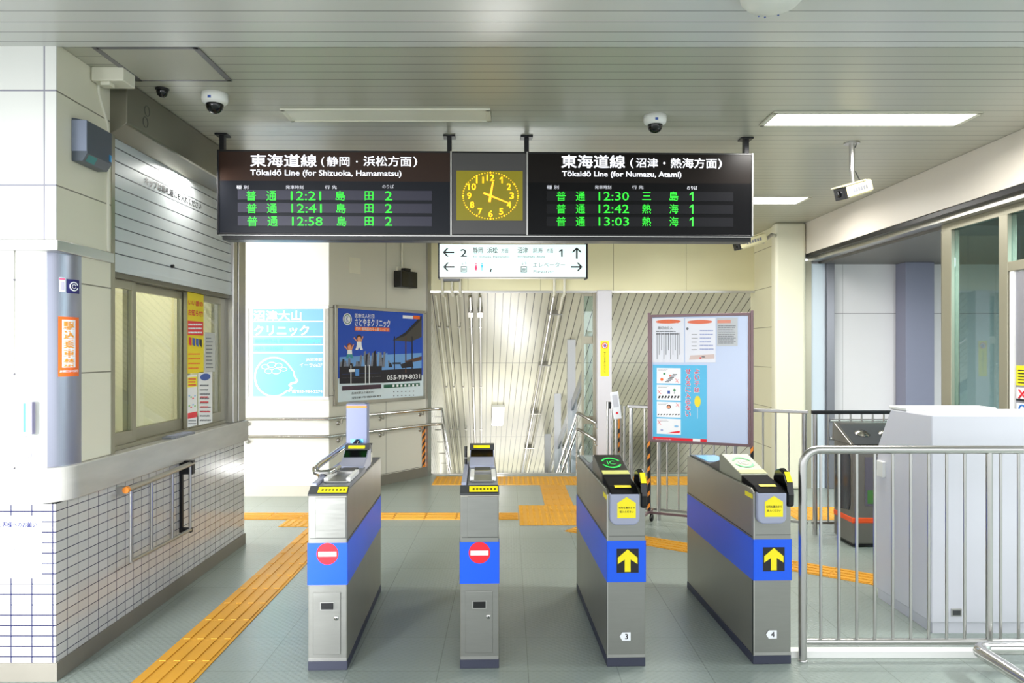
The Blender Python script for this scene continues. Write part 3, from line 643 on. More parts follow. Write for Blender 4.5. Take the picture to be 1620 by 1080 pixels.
for y, tm in ((302, '12:21'), (322, '12:41'), (342.5, '12:58')):
    dx = (y - 302) * .05; m = MB(True)
    BF.t(m, '普', 389.5 + dx, y, 405 + dx, y + 15, o, led_green); BF.t(m, '通', 421.5 + dx, y, 437 + dx, y + 15, o, led_green)
    BF.t(m, tm, 460 + dx, y + .5, 508 + dx, y + 14.5, o, led_green); BF.t(m, '島', 531 + dx, y, 546 + dx, y + 15, o, led_green); BF.t(m, '田', 577, y + .5, 590.5, y + 14.5, o, led_green); BF.t(m, '2', 609, y + .5, 620.5, y + 14.5, o, led_green)
    m.build_split('led_text', pl)
m = MB(True)
BF.t(m, '東海道線', 888, 245, 989, 266, o, wht, .025); BF.t(m, '(', 997, 250, 1002, 266, o, wht, .01); BF.t(m, '沼津', 1006, 250, 1041, 265, o, wht, .015); BF.t(m, '・', 1049, 256, 1053, 260, o, wht); BF.t(m, '熱海方面', 1061, 250, 1134, 266, o, wht, .015); BF.t(m, ')', 1136, 251, 1142, 267, o, wht, .01)
BF.t(m, 'Tōkaidō Line (for Numazu, Atami)', 889, 270.5, 1078, 282, o, wht, .025)
BF.t(m, '種 別', 865, 293, 884, 299, o, wht2); BF.t(m, '発車時刻', 941, 293, 967, 299, o, wht2); BF.t(m, '行 先', 1000, 293, 1018, 299, o, wht2); BF.t(m, 'のりば', 1087, 294, 1103, 300, o, wht2)
m.build_split('lettering', pr)
for y, tm, a, b in ((303, '12:30', '三', '島'), (323, '12:42', '熱', '海'), (343, '13:03', '熱', '海')):
    m = MB(True); BF.t(m, '普', 880.5, y, 895, y + 14.5, o, led_green); BF.t(m, '通', 911, y, 925.5, y + 14.5, o, led_green); BF.t(m, tm, 947, y + .5, 995, y + 14, o, led_green)
    BF.t(m, a, 1016, y + (1 if a == '三' else 0), 1030, y + (13 if a == '三' else 14.5), o, led_green); BF.t(m, b, 1059, y, 1073, y + 14.5, o, led_green); BF.t(m, '1', 1091, y + .5, 1097, y + 14.5, o, led_green)
    m.build_split('led_text', pr)
m = MB(); m.box(XA + .010, XB - .012, .006, .012, bz0 + .022, bz1 - .012, mat('clock_panel_grey', (84, 82, 82), .35, .4)); ck = m.build('clock_panel', t)
m = MB(); BF.b(m, 722, 270, 827, 348.5, .003, .003, mat('clock_face', (128, 118, 6), .35, emit=.25)); m.build('clock_face', ck)
m = MB(); am = mat('clock_amber', (255, 190, 20), .5, emit=.9); cx, cy = 776, 309.5; RX, RZ = 38, 35
nums = ['12', '1', '2', '3', '4', '5', '6', '7', '8', '9', '10', '11']
for i, s in enumerate(nums):
    a = R(i * 30); px = cx + RX * .82 * math.sin(a) * 1.08; py = cy - RZ * .82 * math.cos(a); hw = 3.4 if len(s) == 1 else 6.2
    if s == '1': hw = 2.4
    BF.t(m, s, px - hw, py - 5.2, px + hw, py + 5.2, .001, am, .03)
for i in range(60):
    a = R(i * 6); px = cx + 43.5 * math.sin(a); py = cy - 36.5 * math.cos(a); BF.d(m, px, py, .9 if i % 5 else 1.5, .001, am)
m.build('clock_numerals', ck)
m = MB(); hd = mat('clock_hand', (255, 175, 40), .5, emit=.9)
def hand(ang, ln, tail, wd):
    s, c = math.sin(ang), math.cos(ang)
    BF.p(m, [(cx + s * ln - c * wd * .6, cy - c * ln - s * wd * .6), (cx + s * ln + c * wd * .6, cy - c * ln + s * wd * .6), (cx - s * tail + c * wd, cy + c * tail + s * wd), (cx - s * tail - c * wd, cy + c * tail - s * wd)][::-1], -.001, hd)
hand(R(10), 23, 10, 2.1); hand(R(112), 35, 12, 1.5); m.build('clock_hands', ck)
for px in (352, 711, 833, 1180):
    u = BF.uv(px, 230, .09)[0]; m = MB(); m.box(u - .016, u + .016, .07, .12, bz1, CZ - .01, dark_metal); m.box(u - .042, u + .042, .05, .14, CZ - .012, CZ, dark_metal); m.build('hanger', t, bevel=.002)
# directions light box
DO = at(693, 400, 7.4); DF = Frame(DO.x, DO.y, R(1.5))
t = thing('direction_sign', 'white illuminated platform direction sign with black arrows hanging under the board', 'sign'); place(t, DF)
dz0, dz1 = DF.uv(810, 439)[1], DF.uv(810, 386)[1]; du = DF.uv(930, 400)[0]
m = MB(); m.box(.012, du - .012, .002, .14, dz0, dz1, satin); m.build('casing', t, bevel=.003)
m = MB(); m.box(0, .014, 0, .15, dz0 - .01, dz1 + .02, dark_metal); m.box(du - .02, du, 0, .15, dz0 - .01, dz1 + .02, dark_metal); m.build('end_cap', t, bevel=.003)
m = MB(); m.box(.014, du - .02, -.003, .002, dz0 + .008, dz1 - .004, mat('lightbox_white', (226, 248, 246), .4, emit=.42)); m.build('light_panel', t)
m = MB()
for x in (.006, du - .01): m.tube([(x, .07, dz1), (x, .07, CZ)], .012, dark_metal, 10); m.lathe([(.05, 0), (.05, .012), (0, .012)], (x, .07, CZ - .014), dark_metal, 16)
m.build('hanger', t)
m = MB(True); o = -.005
def arrow(cx, cy, ang, L=9, h=6.5, wd=1.3):
    def T(p, q): s, c = math.sin(ang), math.cos(ang); return (cx + p * c - q * s, cy + p * s + q * c)
    DF.p(m, [T(-L, -wd), T(L - 2, -wd), T(L - 2, wd), T(-L, wd)][::-1], o, ink)
    for sg in (1, -1): mk_ = m.sp; m.sp = False; DF.p(m, [T(L, 0), T(L - h, sg * h * 1.05), T(L - h - 2.6, sg * h * 1.05), T(L - 3.5, 0)][::sg], o - .0005, ink); m.sp = mk_
arrow(709.5, 399, math.pi); arrow(710, 422, math.pi); arrow(912.5, 400, -math.pi / 2); arrow(912.5, 422, 0)
DF.t(m, '2', 728.5, 394, 738.5, 406, o, ink, .01); DF.t(m, '1', 884.5, 394, 890, 406, o, ink, .01)
DF.t(m, '静岡', 748, 391, 764, 400.5, o, ink, .005); DF.t(m, '浜松', 771, 391, 787, 400.5, o, ink, .005); DF.t(m, '方面', 793, 393, 804, 400, o, ink_grey); DF.t(m, '沼津', 819, 391, 835, 400.5, o, ink, .005); DF.t(m, '熱海', 843, 392, 858, 400, o, ink_grey); DF.t(m, '方面', 865, 393, 875, 400, o, ink_grey)
DF.t(m, 'for Shizuoka, Hamamatsu', 749, 404, 806, 408, o, ink_grey); DF.t(m, 'for Numazu, Atami', 819, 404, 862, 408, o, ink_grey)
DF.t(m, 'エレベーター', 843, 415, 894, 422.5, o, ink_grey); DF.t(m, 'Elevator', 844, 427, 876, 432, o, ink_grey)
for x in (729, 824):
    DF.t(m, '↓↑', x + 1, 414, x + 9, 419, o, ink_grey); 
    for a, b, c, d in ((x, 421, x + 9.5, 422), (x, 429.5, x + 9.5, 430.5), (x, 421, x + 1, 430), (x + 8.5, 421, x + 9.5, 430)): DF.r(m, a, b, c, d, o, ink)
    for k in range(3): DF.r(m, x + 2 + k * 2.1, 424, x + 3.2 + k * 2.1, 428, o, ink)
m.build_split('lettering', t)
m = MB(); pk = mat('woman_pink', (235, 60, 110), .5, emit=.2); cy_ = mat('man_cyan', (40, 190, 225), .5, emit=.2)
for x, c, s in ((753, pk, 1), (762.5, cy_, -1)):
    DF.d(m, x, 417, 1.1, o, c); DF.p(m, [(x - 1.9 if s < 0 else x - .6, 418.8), (x + 1.9 if s < 0 else x + .6, 418.8), (x + (.6 if s < 0 else 2), 424), (x + .6, 428), (x - .6, 428), (x - (.6 if s < 0 else 2), 424)][::-1], o, c)
DF.d(m, 776, 428.5, 1.6, o, ink); DF.r(m, 775.5, 424, 776.5, 428, o, ink); DF.r(m, 776, 426, 779, 427.2, o, ink); m.build('pictogram', t)
# ------------------------------------------------------------------ ticket gates
W2, GL, GH = .0975, 1.26, .895
def gate_body(t, z_top=GH, front_lip=True):
    m = MB()
    m.prism([(0, .045), (GL, .045), (GL, z_top), (.05, z_top), (0, z_top - .02)], 'x', -W2, W2, steel_side)
    m.build('body', t, bevel=.005)
    m = MB(); m.box(-W2 - .001, W2 + .001, -.001, GL + .001, 0, .045, rubber); m.build('plinth', t, bevel=.003)
    m = MB(); m.box(-W2 + .004, W2 - .004, -.0035, 0, .05, GH - .03, steel); m.box(-W2 + .002, W2 - .002, -.006, -.0035, .048, .062, satin); m.build('front_plate', t)
    m = MB(); e = .0025
    m.box(-W2 - e, W2 + e, -.0055, -.0036, .43, .64, blue)
    m.box(-W2 - e, -W2 - .0005, -.0055, GL - .01, .43, .64, blue); m.box(W2 + .0005, W2 + e, -.0055, GL - .01, .43, .64, blue); m.build('blue_band', t)
    m = MB(); 
    for s in (-1, 1): m.box(s * (W2 + .0005), s * (W2 + .0018), .01, GL - .01, .648, .652, dark_metal)
    m.box(-W2 + .01, W2 - .002, -.0045, -.003, .662, .664, dark_metal); m.build('panel_seam', t)
def number_tag(t, n, z, x, plate, left):
    m = MB(); w, h = .021, .021; y = -.0075
    if plate:
        d = -1 if left else 1
        m.poly([(x - w, z - h), (x + w, z - h), (x + w, z + h), (x - w, z + h)], y, white_s)
        p = [(x + d * w, z - h), (x + d * (w + .014), z), (x + d * w, z + h)]
        m.poly(p if d > 0 else p[::-1], y, white_s)
    m.text(n, x - .009, x + .009, z - .014, z + .014, y - .001, ink, .02, keep='c'); m.build('number_tag', t)
def exit_gate(x, y, n, label, plate=True):
    t = thing('ticket_gate', label, 'ticket gate', (x, y, 0), GA); gate_body(t)
    # front upper door and locker door
    m = MB(); m.box(-.060, W2 - .006, -.008, -.0035, .665, .868, steel); m.build('front_hatch', t, bevel=.002)
    m = MB(); m.box(-.071, .066, -.009, -.0035, .082, .392, steel); ld = m.build('locker_door', t, bevel=.002)
    m = MB(); m.box(-.036, .036, -.0105, -.006, .305, .345, satin); m.box(-.031, .031, -.0115, -.010, .309, .341, black); m.build('slot', ld)
    m = MB(); m.lathe([(0, -.004), (.011, -.004), (.012, 0)], (.045, -.009, .265), chrome, 16, 'y'); m.lathe([(0, -.001), (.004, -.001)], (.045, -.0135, .265), black, 8, 'y'); m.build('lock', ld)
    m = MB(); m.disc(0, -.0062, .586, .0545, red, 36); m.rect(-.045, .045, .573, .597, -.007, white_s); m.build('no_entry_sign', t)
    number_tag(t, n, .128, .012, plate, False)
    # top deck
    m = MB(); m.prism([(-.004, .875), (.06, .905), (.06, .917), (-.004, .885)], 'x', -W2 - .002, W2 + .002, darkgrey); m.build('front_cap', t, bevel=.003)
    nrm = Vector((0, -.03, .064)).normalized()
    m = MB(); y0, z0 = .003, .8895; y1, z1 = .045, .9105
    m.quad([(-.052, y0, z0 + .002), (W2 - .004, y0, z0 + .002), (W2 - .004, y1, z1 + .002), (-.052, y1, z1 + .002)], yellow); lb = m.build('ticket_label', t, )
    m = MB()
    for i in range(7): xx = -.035 + i * .018; m.quad([(xx, .015, .8985), (xx + .010, .015, .8985), (xx + .010, .030, .906), (xx, .030, .906)], mat('olive_ink', (110, 100, 10), .5))
    m.build('print', lb)
    m = MB(); m.prism([(.06, GH), (.62, GH), (.62, .925), (.06, .914)], 'x', -W2 + .035, W2 - .004, midgrey); m.box(-W2 + .004, -W2 + .03, .06, .8, GH, .93, greyplas); m.build('deck', t, bevel=.004)
    m = MB(); m.box(-.045, .075, .14, .34, .917, .925, steel); m.box(-.052, -.030, .16, .44, .918, .94, white_p); m.box(.064, .086, .16, .44, .918, .94, white_p)
    m.box(-.03, .064, .40, .43, .918, .936, satin); m.box(-.03, .06, .46, .58, .918, .93, black); m.build('ticket_tray', t, bevel=.003)
    m = MB(); m.prism([(.56, GH), (.90, GH), (.90, 1.0), (.80, 1.0), (.74, .965), (.60, .935)], 'x', -.062, .085, greyplas); m.build('reader_hood', t, bevel=.006)
    m = MB(); m.quad([(-.056, .738, .967), (.079, .738, .967), (.079, .798, 1.002), (-.056, .798, 1.002)], gloss_black); m.build('display', t)
    m = MB(); m.prism([(.80, 1.0), (.90, 1.0), (.90, 1.03), (.83, 1.03)], 'x', -.064, .087, darkgrey); m.build('hood_cap', t, bevel=.003)
    m = MB(); m.quad([(-.04, .808, 1.0105), (.06, .808, 1.0105), (.06, .823, 1.026), (-.04, .823, 1.026)], yellow); m.build('cap_label', t)
    return t
def entry_gate(x, y, n, label, blk):
    t = thing('ticket_gate', label, 'ticket gate', (x, y, 0), GA); gate_body(t)
    number_tag(t, n, .155, .0, True, True)
    m = MB(); m.box(-.050, .062, -.0068, -.0058, .478, .600, ink); cz = .54
    m.poly([(.006 - .015, .483), (.006 + .015, .483), (.006 + .015, .545), (.006 + .05, .522), (.006 + .05, .555), (.006, .597), (.006 - .05, .555), (.006 - .05, .522), (.006 - .015, .545)], -.0075, yellow); m.build('arrow_sign', t)
    m = MB(); x0, x1 = -.088, .062; r = .035
    pts = [(x0, .885), (x0, .725 + r)] + [(x0 + r - r * math.cos(R(a)), .725 + r - r * math.sin(R(a))) for a in range(15, 91, 15)] + [(x1 - r + r * math.sin(R(a)), .725 + r - r * math.cos(R(a))) for a in range(0, 91, 15)] + [(x1, .885)]
    m.prism(pts, 'y', -.035, .002, greyplas); m.build('insertion_housing', t, bevel=.008, seg=3)
    m = MB(); m.poly([(-.052, .762), (.042, .762), (.042, .838), (-.005, .868), (-.052, .838)], -.0362, yellow); lb = m.build('insert_label', t)
    m = MB(); m.text('切符を裏向きで', -.045, .036, .808, .820, -.0372, ink, .01); m.text('投入ください', -.04, .03, .788, .800, -.0372, ink, .01); m.build('print', lb)
    m = MB(); m.prism([(-.034, .884), (.04, .91), (.22, .932), (.22, GH), (-.034, .876)], 'x', x0 + .004, x1 - .002, mat('matt_black', (8, 8, 9), .7, spec=.1)); m.build('slot_deck', t, bevel=.004)
    m = MB(); m.quad([(-.055, .018, .906), (.030, .018, .906), (.030, .042, .914), (-.055, .042, .914)], yellow); m.build('slot_label', t)
    m = MB(); m.box(-W2 - .0015, -W2 + .004, -.007, .0, .046, .43, satin); m.box(-W2 - .0015, -W2 + .0, .016, .020, .046, .88, satin); m.box(-W2 - .0012, -W2, .0, .016, .046, .43, dark_metal); m.box(-W2 - .0015, -W2 + .004, -.007, .0, .64, .876, satin); m.build('edge_trim', t)
    # tilted reader plate
    rp = black if blk else mat('reader_beige', (146, 148, 128), .4)
    m = MB(); m.prism([(.24, GH), (.60, GH), (.60, .992), (.56, 1.0), (.24, .935)], 'x', -.085, .072, rp); rd = m.build('card_reader', t, bevel=.004)
    def Pz(yy): return .935 + (yy - .24) * (.065 / .32) + .0025
    m = MB(); g = green_l
    for a0, a1 in ((20, 160), (200, 340)):
        n_ = 10; ro, ri = .056, .042
        for i in range(n_):
            b0, b1 = R(a0 + (a1 - a0) * i / n_), R(a0 + (a1 - a0) * (i + 1) / n_); tw = 1 - .6 * abs(i / n_ - .5)
            q = []
            for rr, b in ((ro, b0), (ro, b1), (ro - (ro - ri) * tw, b1), (ro - (ro - ri) * tw, b0)): yy = .42 + rr * 1.5 * math.sin(b); q.append((-.006 + rr * math.cos(b), yy, Pz(yy)))
            m.quad(q, g)
    v, f, r_ = text_geo('IC'); m.add([(-.028 + a * .044, .39 + b * .06, Pz(.39 + b * .06) + .001) for a, b in v], f, g if blk else white_s); m.build('card_logo', rd)
    m = MB(); m.quad([(-.08, .245, Pz(.245)), (.066, .245, Pz(.245)), (.066, .30, Pz(.30)), (-.08, .30, Pz(.30))], mat('pale_yellow', (215, 215, 120), .5)); m.build('reader_label', rd)
    # rear deck with screen
    m = MB(); m.prism([(.60, GH), (GL - .02, GH), (GL - .02, .905), (.80, .91), (.60, .96)], 'x', -.085, .085, midgrey if blk else darkgrey); m.build('rear_deck', t, bevel=.003)
    m = MB(); m.quad([(-.07, .86, .912), (.07, .86, .912), (.07, 1.18, .909), (-.07, 1.18, .909)], mat('screen_glass', (120, 130, 135), .15) if blk else mat('screen_blue', (120, 170, 225), .2, emit=.15)); m.build('screen', t)
    # black wallet shaped passage sensor on outer edge
    m = MB(); pts = [(-.022, .81), (.02, .80), (.10, .82), (.17, .88), (.18, .93), (.15, .975), (.09, .99), (.03, .975), (-.01, .93), (-.026, .87)]
    m.prism(pts, 'x', .072, W2 + .009, gloss_black); sn = m.build('sensor_arm', t, bevel=.010, seg=3)
    m = MB(); m.quad([(.074, -.012, .933), (.102, -.012, .933), (.102, .030, .980), (.074, .030, .980)], yellow); m.build('sensor_label', sn)
    m = MB(); m.box(-W2 - .0015, -W2, .01, .12, .845, .868, yellow); m.build('side_label', t)
    return t
g1 = exit_gate(-.907, 3.81, '1', 'ticket gate marked 1 with no entry disc, tall grey reader box and chrome rail', False)
g2 = exit_gate(-.145, 3.832, '2', 'ticket gate marked 2 with red no entry disc and black post on deck')
g3 = entry_gate(.600, 3.857, '3', 'ticket gate marked 3 with yellow arrow and black card reader', True)
g4 = entry_gate(1.352, 3.885, '4', 'ticket gate marked 4 with yellow arrow and beige card reader', False)
# gate 2 post
m = MB(); m.tube([(-.085, .70, .92), (-.085, .70, 1.035)], .009, black, 10); m.box(-.094, -.076, .69, .71, .965, .969, satin); m.build('post', g2)
# gate 1 reader box, cream block, guide rail
m = MB(); m.box(-.105, .03, 1.10, 1.20, 1.0, 1.262, mat('box_blue_grey', (112, 120, 152), .4)); m.box(-.104, .029, 1.098, 1.202, 1.235, 1.250, hz_o); m.box(-.098, .022, 1.09, 1.21, 1.262, 1.270, midgrey); bx = m.build('reader_box', g1, bevel=.004)
m = MB(); m.box(-.075, .005, 1.096, 1.10, 1.01, 1.035, mat('sky_label', (90, 200, 250), .4)); m.build('blue_label', bx)
m = MB(); m.box(.034, .055, 1.14, 1.16, GH, 1.0, satin); m.box(-.1, .055, 1.13, 1.17, .99, 1.0, dark_metal); m.build('box_stand', g1)
m = MB(); m.box(-.05, .07, .92, 1.06, GH, .955, offwhite); m.build('cover_block', g1, bevel=.005)
m = MB(); m.tube([(-.03, 1.08, 1.02), (-.04, 1.02, 1.0), (-.05, .98, .97)], .018, gloss_black, 10); m.tube([(.03, 1.1, 1.0), (-.02, .9, .96)], .011, chrome, 8); m.build('hinge', g1)
m = MB(); m.tube([(-.105, 1.12, .995), (-.115, .75, .985), (-.128, .38, .972), (-.130, .31, .964), (-.118, .265, .955), (-.09, .25, .95), (-.05, .27, .95), (-.03, .33, .955), (-.025, .42, .955)], .0165, chrome, 12)
m.tube([(-.100, .26, .955), (-.090, .28, .89)], .011, chrome, 10); m.build('guide_rail', g1)

# ------------------------------------------------------------------ tactile paving
def paving(name, label, x0, y0, ux, uy, nl, nw, T, bars):
    """tiles nl along u, nw across; T tile size"""
    t = MB(); a = math.atan2(uy, ux); t.M = Matrix.Translation((x0, y0, 0)) @ Matrix.Rotation(a, 4, 'Z')
    for i in range(nl):
        for j in range(nw):
            X, Y = i * T, j * T; t.box(X + .001, X + T - .001, Y + .001, Y + T - .001, 0, .004, tactile)
            if bars:
                for k in range(4): c = Y + T * (k + .5) / 4; t.box(X + .01, X + T - .01, c - .017, c + .017, .004, .009, tactile)
            else:
                for k in range(25): t.lathe([(.017, .004), (.011, .009), (0, .009)], (X + T * (k % 5 + .5) / 5, Y + T * (k // 5 + .5) / 5, 0), tactile, 6)
    o = t.build(name); tag(o, label, 'tactile paving')
    return o
paving('tactile_paving', 'long yellow guide strip running beside the tiled ticket office wall', -1.52, 2.7, 0, 1, 14, 1, .3, True)
paving('tactile_paving', 'yellow guide strip crossing behind gates 1 and 2', -4.1, 7.22, 1, 0, 14, 1, .3, True)
paving('tactile_paving', 'dotted yellow patch where the office side strip meets crossing strip', -2.10, 6.92, 1, 0, 2, 1, .3, False)
paving('tactile_paving', 'large dotted yellow junction patch on floor between gates 2 and 3', .105, 6.98, 1, 0, 2, 3, .3, False)
paving('tactile_paving', 'short yellow guide strip from junction patch towards the stairs', .68, 7.88, 0, 1, 4, 1, .3, True)
paving('tactile_paving', 'wide dotted yellow warning band along the stair head', -.92, 9.10, 1, 0, 12, 2, .3, False)
paving('tactile_paving', 'slanting yellow guide strip passing behind gates 3 and 4', .50, 6.76, .787, -.616, 10, 1, .28, True)
paving('tactile_paving', 'small dotted yellow patch on floor near the alcove', 2.75, 7.2, 1, 0, 2, 2, .3, False)
# ------------------------------------------------------------------ posters on the back wall
PW = Frame(0, 8.40, 0)
t = thing('framed_poster', 'white framed pale blue clinic poster with profile head on the back wall', 'poster'); place(t, PW)
sky = mat('poster_pale_blue', (120, 175, 235), .4); aqua = mat('poster_aqua', (110, 240, 235), .4)
m = MB(); PW.b(m, 383, 483, 520, 488, -.035, .034, white_p); PW.b(m, 383, 627.5, 520, 632, -.035, .034, white_p); PW.b(m, 383, 484, 393, 631, -.034, .033, white_p); PW.b(m, 512.5, 484, 520, 631, -.034, .033, satin); m.build('frame', t, bevel=.003)
m = MB(); PW.b(m, 393, 487, 513, 629, -.02, .018, white_s); PW.r(m, 400, 488.5, 511.5, 627, -.021, sky); m.build('sheet', t)
m = MB(True); o = -.023
PW.t(m, '沼津大山', 401, 491, 477, 507, o, white_s, .035); PW.t(m, 'クリニック', 402, 514, 489, 531, o, white_s, .03)
for y in (507.5, 531.5, 544.5, 557): PW.r(m, 401, y, 511.5, y + 1.4, o + .001, white_s)
PW.t(m, '脳神経外科 神経内科 循環器内科', 403, 536, 508, 543, o, aqua, .01); PW.t(m, '内科 放射線科', 403, 548, 448, 555, o, aqua, .01)
PW.t(m, 'JR沼津駅', 484, 566, 510, 571.5, o, white_s, .01); PW.t(m, 'イーラde2F', 474, 574, 510, 580, o, white_s, .01); PW.t(m, '☎055-984-2274', 461, 616, 510, 622, o, white_s, .01)
m.build_split('lettering', t)
m = MB(); cx, cz = 433, 596
head = [(cx + 31 * math.cos(R(a)), cz + 32 * math.sin(R(a))) for a in range(45, 331, 12)]
prof = [(466, 588), (467, 594), (472, 602), (469, 606), (463, 607), (460, 610), (463, 613), (458, 620)]
PW.p(m, (head + prof)[::-1], o + .001, white_s)
head2 = [(cx + 28.5 * math.cos(R(a)), cz + 29.5 * math.sin(R(a))) for a in range(45, 331, 12)]
prof2 = [(463.5, 588), (464.5, 595), (468.5, 601), (467, 603.5), (460, 604.5), (456, 609), (459.5, 613), (455, 618)]
PW.p(m, (head2 + prof2)[::-1], o, aqua)
for i, (a, b, r_) in enumerate(((420, 580, 6), (430, 577, 7), (441, 578, 6), (449, 584, 5), (425, 587, 6), (437, 587, 7))):
    u, v = PW.uv(a, b, o); k = PW.uv(a + r_, b, o)[0] - u; m.tube([(u + k * math.cos(R(g)), o - .001, v + k * .6 * math.sin(R(g))) for g in range(0, 360, 30)], .004, white_s, 5, True)
m.build('head_picture', t)
A = AW; t = thing('framed_poster', 'silver framed poster of deep blue sky and pavilion on the angled wall', 'poster'); place(t, A)
m = MB(); u0, u1 = A.uv(530, 560, -.03)[0], A.uv(672, 560, -.03)[0]; v0, v1 = CH - .600, CH + .518
fr = satin
m.box(u0, u1, -.035, -.002, v1 - .035, v1, fr); m.box(u0, u1, -.035, -.002, v0, v0 + .035, fr); m.box(u0, u0 + .04, -.035, -.002, v0, v1, fr); m.box(u1 - .03, u1, -.035, -.002, v0, v1, fr); m.build('frame', t, bevel=.003)
pb = mat('poster_deep_blue', (28, 78, 190), .35, noise=.15, nscale=1.2)
m = MB(); m.box(u0 + .03, u1 - .02, -.02, -.003, v0 + .03, v1 - .03, mat('poster_ice', (214, 228, 236), .4)); m.rect(u0 + .04, u1 - .03, v0 + .30, v1 - .035, -.021, pb); m.build('sheet', t)
def UV(px, py):            # photo point on the poster's own rectangle (bilinear, 536..668 wide)
    s = (px - 536) / (667 - 536); u = A.uv(px, 556, -.022)[0]
    top = 489.5 + s * 6; bot = 625.5 - s * 5; f_ = (py - top) / (bot - top); return u, (v1 - .035) + f_ * ((v0 + .035) - (v1 - .035))
def pp(m, pts, off, mm): m.poly([UV(*p) for p in pts], off, mm)
def pt(m, s, x0, y0, x1, y1, off, mm, bold=0): a = UV(x0, y1); b = UV(x1, y0); m.text(s, a[0], b[0], a[1], b[1], off, mm, bold)
def pr_(m, x0, y0, x1, y1, off, mm): a = UV(x0, y1); b = UV(x1, y0); m.rect(a[0], b[0], a[1], b[1], off, mm)
m = MB(); lb_ = mat('horizon_blue', (110, 160, 220), .4); bk = mat('picture_dark', (32, 28, 40), .45); br = mat('picture_brown', (92, 62, 48), .45); rf = mat('pavilion_roof', (74, 70, 66), .5); tr = mat('bare_trees', (120, 125, 140), .5, noise=.5, nscale=60)
pp(m, [(537, 560), (667, 555), (667, 580), (537, 580)], -.0215, lb_)
random.seed(3)
for i in range(26):
    x = 540 + i * 3.1; h_ = 6 + random.random() * 13 + (8 if 575 < x < 612 else 0); pp(m, [(x - 3, 576), (x + 3.4, 576), (x + 1.5, 576 - h_), (x - 1.4, 575 - h_ * .9)], -.0218 - .0001 * (i % 3), (tr, bk, tr, lb_)[i % 4])
pp(m, [(537, 574), (604, 574), (604, 599), (537, 599)], -.0225, bk); pp(m, [(604, 580), (667, 578), (667, 597), (604, 599)], -.0224, bk)
pp(m, [(621, 536), (641, 527), (667, 503), (667, 531), (650, 538)], -.0226, rf); pp(m, [(621, 536), (641, 524), (667, 498), (667, 504), (641, 529)], -.0228, bk)
for x in (623, 641, 651): pr_(m, x, 530, x + 1.8, 585, -.0229, bk if x != 641 else br)
pp(m, [(640, 567), (667, 560), (667, 566), (643, 571)], -.023, br); pp(m, [(633, 572), (652, 566), (654, 576), (636, 578)], -.0231, bk); pp(m, [(621, 569), (634, 569), (634, 571.5), (621, 571.5)], -.0231, bk)
m.build('pavilion_picture', t)
m = MB(); wl = white_s
for x in (554.5, 577.5, 583.5): pr_(m, x, 572, x + 1.2, 610, -.0235, wl)
pr_(m, 540, 589.5, 603, 590.5, -.0235, wl); pr_(m, 552, 578, 561, 582, -.0235, wl); pr_(m, 541, 584, 603, 585, -.0235, ink_blue); pr_(m, 562, 578, 568, 588, -.0236, mat('map_blue', (90, 150, 220), .5))
pr_(m, 541, 601, 603, 609, -.0236, mat('caption_maroon', (70, 50, 66), .5)); pr_(m, 607, 600.5, 664, 607, -.0236, mat('table_green', (40, 95, 75), .5))
for i in range(7): pr_(m, 621 + i * 6.2, 602, 624 + i * 6.2, 605.5, -.0238, wl)
for r_ in (612, 618):
    for i in range(6): pr_(m, 622 + i * 6.2, r_, 624 + i * 6.2, r_ + 1.5, -.0238, ink_grey)
pr_(m, 637, 499, 653, 503, -.0236, wl); pr_(m, 654, 499, 664, 503.5, -.0236, orange); m.build('map_and_table', t)
m = MB(True)
pt(m, '医療法人社団', 561, 497.5, 592, 502.5, -.024, wl, .01); pt(m, 'さとやまクリニック', 561, 505.5, 617, 515, -.024, wl, .02)
pr_(m, 561, 517.5, 616, 521.5, -.0236, orange); pt(m, '内科 循環器内科 心臓リハビリ', 563, 518, 614, 521, -.024, wl)
pt(m, '055-939-8031', 612, 587, 664, 595, -.024, wl, .025); pt(m, '長泉町駅より徒歩5分', 556, 610.5, 592, 615, -.024, ink); pt(m, '沼津市御幸町', 556, 617, 603, 621.5, -.024, ink)
m.build_split('lettering', t)
m = MB(); c = UV(549.5, 505); r_ = .068
m.disc(c[0], -.0236, c[1], r_, wl, 24); m.disc(c[0], -.0238, c[1], r_ * .82, mat('emblem_green', (60, 110, 90), .5), 24); m.disc(c[0], -.024, c[1], r_ * .68, wl, 24); m.text('K', c[0] - .02, c[0] + .02, c[1] - .035, c[1] + .035, -.0245, ink_blue); m.build('emblem', t)
m = MB(); skin_i = mat('figure_peach', (235, 160, 120), .5); hair_i = mat('figure_hair', (150, 70, 40), .5); teal_i = mat('figure_teal', (60, 150, 160), .5); dk_i = mat('figure_dark_hair', (60, 30, 30), .5)
for x, y, hc, top, bot in ((553, 545, hair_i, wl, teal_i), (568, 533, dk_i, wl, wl)):
    a = UV(x, y); m.disc(a[0], -.0240, a[1], .042, hc, 14); m.disc(a[0], -.0243, a[1] - .008, .030, skin_i, 14)
    pp(m, [(x - 3.5, y + 4.5), (x + 3.5, y + 4.5), (x + 4, y + 11), (x - 4, y + 11)], -.0241, top); pp(m, [(x - 4, y + 11), (x + 4, y + 11), (x + 6, y + 17), (x + 2, y + 17), (x, y + 13), (x - 2, y + 17), (x - 6, y + 17)], -.0242, bot)
    pp(m, [(x - 3.5, y + 5), (x - 9, y), (x - 8, y - 2), (x - 2, y + 5)], -.0244, skin_i); pp(m, [(x + 3.5, y + 5), (x + 7, y - 3), (x + 5, y - 3), (x + 2, y + 5)], -.0244, skin_i)
m.build('children_picture', t)
